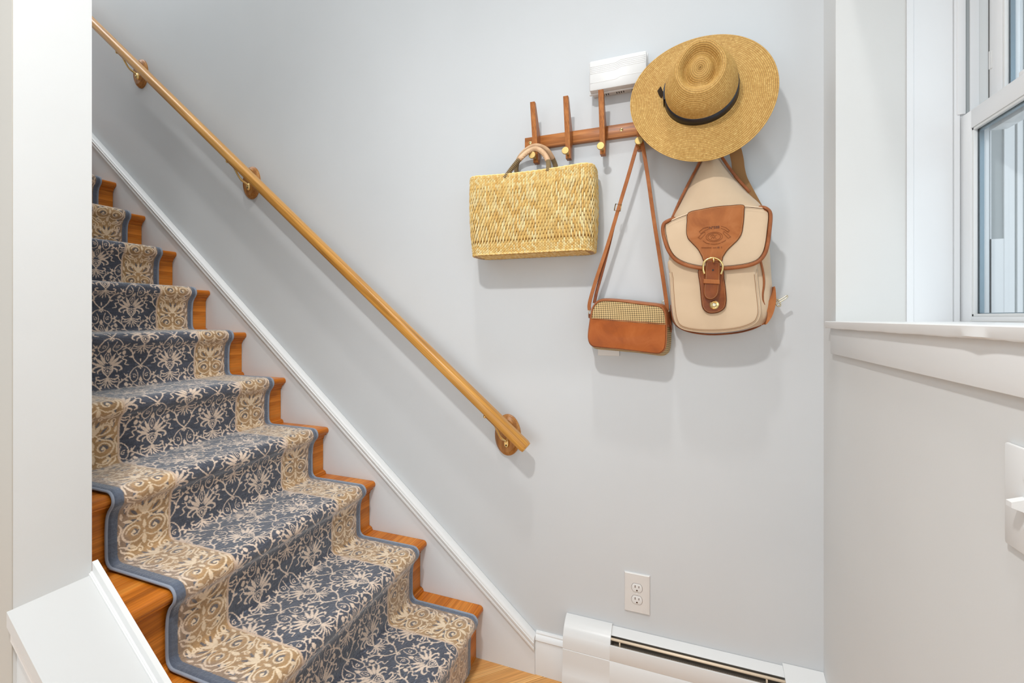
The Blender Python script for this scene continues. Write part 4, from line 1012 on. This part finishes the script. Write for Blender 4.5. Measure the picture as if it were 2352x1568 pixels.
po = smooth_loop([(-0.4189, 1.4478), (-0.4176, 1.3850), (-0.4127, 1.3065), (-0.4054, 1.2596), (-0.3883, 1.2375), (-0.3464, 1.2276), (-0.2880, 1.2270), (-0.2315, 1.2351), (-0.1951, 1.2514), (-0.1831, 1.2711), (-0.1809, 1.2944), (-0.1853, 1.3436), (-0.1896, 1.3904), (-0.1940, 1.4459), (-0.2996, 1.4574)], 4)
part('front_pocket', pillow(po, -0.060, -0.116, 0.012, 0.006, dome=8), M['canvas'], bp_, smooth=0.9)
pi_ = [(x, -0.1145, z) for x, z in offset_loop(po, 0.0065) if z < 1.405]
part('pocket_piping', tubes((pi_, 0.0009, 6)), M['seam'], bp_, smooth=True)
part('pocket_piping', tubes(([(x, -0.108, z) for x, z in po if z < 1.405], 0.0022, 6)), M['canvas'], bp_, smooth=True)
fo = smooth_loop([(-0.4394, 1.5426), (-0.4272, 1.5546), (-0.3993, 1.5666), (-0.3683, 1.5763), (-0.3331, 1.5828), (-0.2952, 1.5871), (-0.2602, 1.5872), (-0.2249, 1.5847), (-0.1923, 1.5794), (-0.1710, 1.5739), (-0.1604, 1.5634), (-0.1583, 1.5440), (-0.1615, 1.5081), (-0.1657, 1.4723), (-0.1731, 1.4449), (-0.1881, 1.4251), (-0.2118, 1.4151), (-0.2447, 1.4103), (-0.2782, 1.4085), (-0.3123, 1.4092), (-0.3471, 1.4143), (-0.3825, 1.4259), (-0.4090, 1.4438), (-0.4260, 1.4704), (-0.4357, 1.5060)], 4)
part('flap', pillow(fo, -0.098, -0.131, 0.007, 0.003, dome=8), M['canvas'], bp_, smooth=0.9)
rim = catmull([(-0.4078, -0.1080, 1.5655)]+[(-0.4223, -0.1290, 1.5570), (-0.4370, -0.1290, 1.5478), (-0.4401, -0.1290, 1.5272), (-0.4345, -0.1290, 1.4983), (-0.4248, -0.1290, 1.4692), (-0.4077, -0.1290, 1.4432), (-0.3813, -0.1290, 1.4254), (-0.3471, -0.1290, 1.4144), (-0.3123, -0.1290, 1.4093), (-0.2781, -0.1290, 1.4086), (-0.2446, -0.1290, 1.4104), (-0.2117, -0.1290, 1.4152), (-0.1879, -0.1290, 1.4252), (-0.1729, -0.1290, 1.4450), (-0.1655, -0.1290, 1.4724), (-0.1613, -0.1290, 1.5083), (-0.1586, -0.1290, 1.5442), (-0.1613, -0.1290, 1.5613), (-0.1719, -0.1290, 1.5718)]+[(-0.1803, -0.1080, 1.5798)], 5)
part('flap_binding', tubes((rim, 0.0056, 10)), M['piping'], bp_, smooth=True)
fi = offset_loop(fo, 0.0062); ztop = 1.60
kk = min(range(len(fi)), key=lambda i: abs(fi[i][0]+0.40)+abs(fi[i][1]-1.555))
part('flap_seam', tubes(([(x, -0.1345, z) for x, z in fi], 0.0008, 5, True)), M['edge'], bp_, smooth=True)
lo = smooth_loop([(-0.3690, 1.5737), (-0.3334, 1.5809), (-0.2956, 1.5851), (-0.2609, 1.5852), (-0.2267, 1.5834), (-0.2246, 1.5662), (-0.2262, 1.5358), (-0.2306, 1.5056), (-0.2399, 1.4878), (-0.2531, 1.4739), (-0.2675, 1.4587), (-0.2787, 1.4407), (-0.2843, 1.4286), (-0.3242, 1.4291), (-0.3334, 1.4458), (-0.3438, 1.4665), (-0.3590, 1.4850), (-0.3702, 1.4996), (-0.3743, 1.5176), (-0.3731, 1.5468)], 4)
part('flap_leather', pillow(lo, -0.128, -0.1365, 0.0012, 0.0012, dome=5), M['leather'], bp_, smooth=0.9)
part('leather_edge', tubes(([(x, -0.1355, z) for x, z in lo], 0.0010, 6, True)), M['edge'], bp_, smooth=True)
part('stitching', tubes(([(x, -0.1378, z) for x, z in offset_loop(lo, 0.0035)], 0.0003, 4, True)), M['thread'], bp_, smooth=True)
to = smooth_loop([(-0.3412, 1.4080), (-0.3122, 1.4069), (-0.2791, 1.4056), (-0.2746, 1.3794), (-0.2707, 1.3482), (-0.2690, 1.3171), (-0.2735, 1.2960), (-0.2871, 1.2849), (-0.3030, 1.2812), (-0.3191, 1.2838), (-0.3307, 1.2977), (-0.3342, 1.3205), (-0.3377, 1.3623)], 4)
tab = part('closure_tab', pillow(to, -0.112, -0.1285, 0.0015, 0.001, dome=4), M['leather_dk'], bp_, smooth=0.9)
part('leather_edge', tubes(([(x, -0.127, z) for x, z in to], 0.0010, 6, True)), M['edge'], tab, smooth=True)
part('stitching', tubes(([(x, -0.1297, z) for x, z in offset_loop(to, 0.0032)], 0.0003, 4, True)), M['thread'], tab, smooth=True)
so = smooth_loop([(-0.3234, 1.4232), (-0.3166, 1.4298), (-0.3041, 1.4311), (-0.2917, 1.4281), (-0.2861, 1.4204), (-0.2866, 1.3785), (-0.2889, 1.3477), (-0.2928, 1.3317), (-0.3018, 1.3220), (-0.3120, 1.3196), (-0.3223, 1.3235), (-0.3280, 1.3336), (-0.3286, 1.3511), (-0.3257, 1.3797)], 4)
stp = part('closure_strap', pillow(so, -0.128, -0.143, 0.003, 0.001, dome=4), M['leather_dk'], bp_, smooth=0.9)
part('stitching', tubes(([(x, -0.1436, z) for x, z in offset_loop(so, 0.0032)], 0.0003, 4, True)), M['thread'], stp, smooth=True)
hx, _, hz_ = (-0.3047, -0.1440, 1.4037)
bm = bmesh.new(); lathe(bm, [(0.0026, 0), (0.0026, 0.0006), (0, 0.0006)], (hx, -0.1437, hz_), (0, -1, 0), 14); part('strap_hole', bm, M['dark'], stp)
ko = [(-0.3293, 1.3789), (-0.2874, 1.3752), (-0.2874, 1.3629), (-0.3293, 1.3665)]
part('keeper', pillow(ko, -0.130, -0.1475, 0.0015, 0.0, dome=2), M['leather'], bp_)
bk_ = catmull([(-0.3271, -0.1480, 1.3930), (-0.3306, -0.1480, 1.4080), (-0.3294, -0.1480, 1.4217), (-0.3237, -0.1480, 1.4314), (-0.3146, -0.1480, 1.4365), (-0.3044, -0.1480, 1.4379), (-0.2943, -0.1480, 1.4350), (-0.2854, -0.1480, 1.4272), (-0.2803, -0.1480, 1.4159), (-0.2809, -0.1480, 1.4025), (-0.2848, -0.1480, 1.3903)], 6)
bu = part('buckle', tubes((bk_, 0.0028, 10)), M['brass'], bp_, smooth=True)
part('prong', tubes(([(-0.3035, -0.1500, 1.4376), (-0.3035, -0.1500, 1.4247)], 0.0022, 8)), M['brass'], bu, smooth=True)
kx_, _, kz_ = (-0.3003, -0.1300, 1.3049)
bm = bmesh.new(); lathe(bm, [(0.0125, 0), (0.0125, 0.002), (0.0105, 0.0035), (0.007, 0.0025), (0.0065, 0.001), (0, 0.001)], (kx_, -0.1290, kz_), (0, -1, 0), 28); tk = part('turn_lock', bm, M['brass'], bp_, smooth=0.6)
bm = bmesh.new(); lathe(bm, [(0.0062, 0), (0.0055, 0.0018), (0.003, 0.0024), (0, 0.0016)], (kx_, -0.1300, kz_), (0, -1, 0), 20); part('lock_center', bm, M['nickel'], tk, smooth=True)
wb = catmull([(-0.2701, -0.0660, 1.8195), (-0.2427, -0.0500, 1.7827), (-0.2307, -0.0380, 1.7461), (-0.2265, -0.0320, 1.7173), (-0.2189, -0.0280, 1.6861), (-0.2022, -0.0260, 1.6481), (-0.1761, -0.0220, 1.5943)], 6)
part('shoulder_strap', strip(wb, 0.034, 0.0028), M['web'], bp_, smooth=0.5)
lb = catmull([(-0.2780, -0.0620, 1.8340), (-0.2823, -0.0700, 1.8106), (-0.2868, -0.0680, 1.7886), (-0.2886, -0.0600, 1.7629)], 5)
part('hanging_loop', strip(lb, 0.016, 0.003), M['leather'], bp_, smooth=0.5)
bm = bmesh.new(); extrude_poly(bm, [(p[0], p[1]) for p in smooth_loop([(-0.1677, 1.2901), (-0.1544, 1.3177), (-0.1467, 1.3376), (-0.1401, 1.3575), (-0.1368, 1.3274), (-0.1390, 1.2999), (-0.1478, 1.2699), (-0.1621, 1.2485), (-0.1588, 1.2699), (-0.1588, 1.2850)], 3)], 'Y', -0.086, -0.040)
part('side_tab', bm, M['leather'], bp_, smooth=0.6)
rg_ = part('swivel_clasp', tubes((catmull([(-0.1345, -0.0450, 1.3183), (-0.1289, -0.0450, 1.3233), (-0.1223, -0.0450, 1.3181), (-0.1179, -0.0450, 1.3079), (-0.1201, -0.0450, 1.3016), (-0.1256, -0.0450, 1.3029), (-0.1300, -0.0450, 1.3093), (-0.1345, -0.0450, 1.3094)], 5, True), 0.0022, 8, True), ([(-0.1378, -0.0450, 1.3094), (-0.1300, -0.0450, 1.3093)], 0.0040, 8)), M['nickel'], bp_, smooth=True)
part('ring', tubes((catmull([(-0.1310, -0.0500, 1.3130), (-0.1166, -0.0500, 1.3229), (-0.1046, -0.0500, 1.3315), (-0.1013, -0.0500, 1.3290), (-0.1057, -0.0500, 1.3240), (-0.1177, -0.0500, 1.3154), (-0.1287, -0.0500, 1.3092)], 5, True), 0.0017, 8, True)), M['nickel'], rg_, smooth=True)
# stamped emblem on the flap
YE = -0.1382
def emb(name, bm): part(name, bm, M['stamp'], EM, smooth=True)
M['stamp'] = leather('stamped_leather', srgb(120, 64, 30), srgb(142, 82, 42), srgb(154, 92, 50))
E = (-0.3009, 1.4993)
bm = bmesh.new()
for ra, rb_ in ((0.0215, 0.0135), (0.0165, 0.0102)):
    tube(bm, [(E[0]+ra*math.cos(2*PI*k/40), YE, E[1]+rb_*math.sin(2*PI*k/40)) for k in range(40)], 0.0007, 5, True)
for q in ([(-0.3083, -0.1382, 1.4941), (-0.3049, -0.1382, 1.5002), (-0.3015, -0.1382, 1.4937)], [(-0.3049, -0.1382, 1.5026), (-0.3015, -0.1382, 1.5037), (-0.2981, -0.1382, 1.4972), (-0.2958, -0.1382, 1.4934)], [(-0.3015, -0.1382, 1.4962), (-0.2981, -0.1382, 1.5022), (-0.2947, -0.1382, 1.5045)], [(-0.3106, -0.1382, 1.5005), (-0.3071, -0.1382, 1.5053), (-0.3026, -0.1382, 1.5050)]):
    tube(bm, catmull(q, 4), 0.0007, 5)
for q in ([(-0.3405, -0.1382, 1.5162), (-0.3301, -0.1382, 1.5256), (-0.3163, -0.1382, 1.5283), (-0.3157, -0.1382, 1.5221), (-0.3277, -0.1382, 1.5179), (-0.3358, -0.1382, 1.5109), (-0.3405, -0.1382, 1.5162)], [(-0.3254, -0.1382, 1.5152), (-0.3335, -0.1382, 1.5108), (-0.3439, -0.1382, 1.4989), (-0.3405, -0.1382, 1.4986), (-0.3381, -0.1382, 1.4947), (-0.3312, -0.1382, 1.5018), (-0.3243, -0.1382, 1.5089), (-0.3254, -0.1382, 1.5152)], [(-0.2834, -0.1382, 1.5285), (-0.2711, -0.1382, 1.5239), (-0.2622, -0.1382, 1.5147), (-0.2644, -0.1382, 1.5099), (-0.2744, -0.1382, 1.5180), (-0.2834, -0.1382, 1.5229)],
          [(-0.2756, -0.1382, 1.5131), (-0.2677, -0.1382, 1.5064), (-0.2578, -0.1382, 1.4959), (-0.2622, -0.1382, 1.4950), (-0.2644, -0.1382, 1.4927), (-0.2711, -0.1382, 1.5005), (-0.2778, -0.1382, 1.5083), (-0.2756, -0.1382, 1.5131)]):
    tube(bm, [Vector(p) for p in q], 0.0006, 5)
for q in ([(-0.3306, -0.1382, 1.4905), (-0.3220, -0.1382, 1.4831), (-0.3128, -0.1382, 1.4801)], [(-0.3106, -0.1382, 1.4796), (-0.2958, -0.1382, 1.4785), (-0.2845, -0.1382, 1.4809)], [(-0.2823, -0.1382, 1.4820), (-0.2756, -0.1382, 1.4853), (-0.2711, -0.1382, 1.4882)]):
    tube(bm, catmull(q, 4), 0.0008, 5)
EM = part('emblem', bm, M['stamp'], bp_, smooth=True, label='oval emblem with ribbon scrolls stamped in the leather')
def text(body, size, px, ang=0.0, name='stamped_number', mat='stamp', parent=None, ext=0.0003, ssx=1.0):
    c = bpy.data.curves.new(name, 'FONT'); c.body = body; c.size = size; c.extrude = ext; c.align_x = 'CENTER'; c.align_y = 'CENTER'; c.space_character = 1.0
    o = bpy.data.objects.new(name, c); COL.objects.link(o); o.location = Vector(px)-wloc(parent); o.rotation_euler = (PI/2, -ang, 0); o.scale = (ssx, 1, 1); o.parent = parent
    bpy.context.view_layer.update(); me = bpy.data.meshes.new_from_object(o.evaluated_get(bpy.context.evaluated_depsgraph_get())); me.name = name
    me.transform(Matrix.Translation(o.location) @ o.rotation_euler.to_matrix().to_4x4() @ Matrix.Diagonal((ssx, 1, 1, 1)))
    bpy.data.objects.remove(o); o = bpy.data.objects.new(name, me); COL.objects.link(o); o.parent = parent
    me.materials.clear(); me.materials.append(M[mat]); return o
M['stamp_dk'] = new_mat('stamped_ink', srgb(84, 40, 18), 0.5)
text('N\u00ba588', 0.0105, (-0.3009, -0.1384, 1.5254), 0.03, 'stamped_number', 'stamp_dk', bp_)
ln = [(-0.3347, -0.1382, 1.4703), (-0.3083, -0.1382, 1.4685)]
bm = bmesh.new(); tube(bm, ln, 0.0008, 5); tube(bm, [(-0.3049, -0.1382, 1.4684), (-0.2947, -0.1382, 1.4680)], 0.0008, 5); part('stamped_line', bm, M['stamp'], bp_, smooth=True)
text('82  3', 0.0058, (-0.2868, -0.1384, 1.4680), 0.02, 'stamped_number', 'stamp_dk', bp_)

# ================================================================== SMALL WALL FITTINGS
tag(part('wall_plate', mk((-0.6535, -0.5815, -0.007, 0, 1.1395, 1.262), bev=0.0015), M['plastic'], None, loc=(-0.6175, 0, 1.20)), 'white wall plate mostly hidden behind the shoulder bag', 'plate')
ou = thing('wall_outlet', 'ivory duplex power outlet low on the wall above the heater', 'outlet', (-0.9605+0.436, 0, 0.356))
ox0, ox1, oz0, oz1 = -0.5653, -0.4836, 0.2916, 0.4200
part('cover_plate', pillow([(ox0, oz0), (ox1, oz0), (ox1, oz1), (ox0, oz1)], 0.0, -0.0062, 0.0040, 0.0, rings=2, dome=1), M['plate'], ou)
for zc in (0.3740, 0.3345):
    xc = -0.5245; lp = []
    for k in range(36):
        a = 2*PI*k/36; lp.append((xc+0.0172*math.cos(a), zc+max(-0.0138, min(0.0138, 0.0172*math.sin(a)))))
    rc = part('receptacle', pillow(lp, -0.004, -0.0074, 0.0008, 0.0, rings=2, dome=1), M['plastic'], ou)
    part('receptacle_gap', pillow(offset_loop(lp, -0.0008), -0.004, -0.0064, 0.0001, 0.0, rings=1, dome=1), M['brown_slot'], rc)
    part('slot', mk((xc-0.0072, xc-0.0050, -0.0078, -0.007, zc+0.0005, zc+0.0085)), M['brown_slot'], rc)
    part('slot', mk((xc+0.0050, xc+0.0070, -0.0078, -0.007, zc+0.0010, zc+0.0075)), M['brown_slot'], rc)
    part('ground_hole', poly([(xc-0.0026, zc-0.0098), (xc+0.0026, zc-0.0098), (xc+0.0026, zc-0.0075), (xc+0.0013, zc-0.0055), (xc-0.0013, zc-0.0055), (xc-0.0026, zc-0.0075)], 'Y', -0.0078, -0.007), M['brown_slot'], rc)
bm = bmesh.new(); lathe(bm, [(0.003, 0), (0.0024, 0.001), (0, 0.0012)], (-0.5245, -0.0062, 0.3543), (0, -1, 0), 14); part('screw', bm, M['plastic'], ou)
sw = thing('light_switch', 'white toggle switch plate on the right wall at the frame edge', 'switch', (0, -0.806, 1.044))
part('cover_plate', mk((-0.0065, 0, -0.8440, -0.7690, 0.9790, 1.1090), bev=0.003), M['plastic'], sw)
part('toggle', poly([(-0.006, 1.036), (-0.022, 1.030), (-0.022, 1.037), (-0.006, 1.050)], 'Y', -0.8110, -0.8010), M['plastic'], sw) if False else None
bm = bmesh.new(); extrude_poly(bm, [(-0.006, 1.032), (-0.006, 1.050), (-0.0215, 1.0445), (-0.0215, 1.038)], 'Y', -0.8115, -0.8015); part('toggle', bm, M['plastic'], sw)
for zz in (1.074, 1.014): 
    bm = bmesh.new(); lathe(bm, [(0.003, 0), (0.0024, 0.001), (0, 0.0012)], (-0.0065, -0.8065, zz), (-1, 0, 0), 12); part('screw', bm, M['plastic'], sw)

# ================================================================== BASEBOARD HEATER
he = thing('baseboard_heater', 'long white enamel baseboard heater along the bottom of the wall', 'heater', (-0.38, 0, 0))
cp = [(-0.001, 0.2345), (-0.012, 0.2325), (-0.026, 0.2265), (-0.040, 0.2165), (-0.050, 0.206), (-0.057, 0.190), (-0.060, 0.172), (-0.0610, 0.1525), (-0.0600, 0.1510), (-0.0615, 0.1495), (-0.0640, 0.110), (-0.0655, 0.082), (-0.0690, 0.074), (-0.0730, 0.050), (-0.0740, 0.020), (-0.070, 0.012), (-0.001, 0.012)]
part('end_cap', poly(cp, 'X', -0.7625, -0.6050), M['metal_white'], he, smooth=0.4)
part('end_cap', poly([(-0.001, 0.2365), (-0.050, 0.2125), (-0.062, 0.192), (-0.066, 0.15), (-0.074, 0.05), (-0.070, 0.012), (-0.001, 0.012)], 'X', -0.1050, -0.0005), M['metal_white'], he, smooth=0.4)
part('top_panel', poly([(-0.001, 0.2280), (-0.022, 0.2205), (-0.0315, 0.2150), (-0.0310, 0.2135), (-0.021, 0.2185), (-0.001, 0.2255)], 'X', -0.606, -0.104), M['metal_white'], he)
part('front_panel', poly([(-0.0555, 0.1990), (-0.0590, 0.1985), (-0.0605, 0.1900), (-0.0615, 0.1535), (-0.0605, 0.1510), (-0.0620, 0.1490), (-0.066, 0.085), (-0.069, 0.03), (-0.067, 0.03), (-0.0595, 0.150), (-0.0575, 0.19)], 'X', -0.606, -0.104), M['metal_white'], he)
part('back_plate', mk((-0.606, -0.104, -0.004, -0.001, 0.02, 0.226)), M['fin'], he)
part('damper', tubes(([(-0.606, -0.0400, 0.2085), (-0.104, -0.0400, 0.2085)], 0.0042, 8)), M['cream'], he, smooth=True)
for x in (-0.578, -0.155):
    part('hanger', mk((x, x+0.004, -0.046, -0.036, 0.185, 0.2045)), M['cream'], he)
part('fin_pack', mk(*[(x, x+0.0012, -0.052, -0.008, 0.085, 0.170) for x in np.arange(-0.59, -0.115, 0.0065)]), M['fin'], he, kind='stuff')
part('element_bracket', mk((-0.606, -0.104, -0.0545, -0.044, 0.190, 0.193)), M['fin'], he)
part('pipe', tubes(([(-0.60, -0.03, 0.125), (-0.11, -0.03, 0.125)], 0.010, 10)), M['rosette'], he, smooth=True)
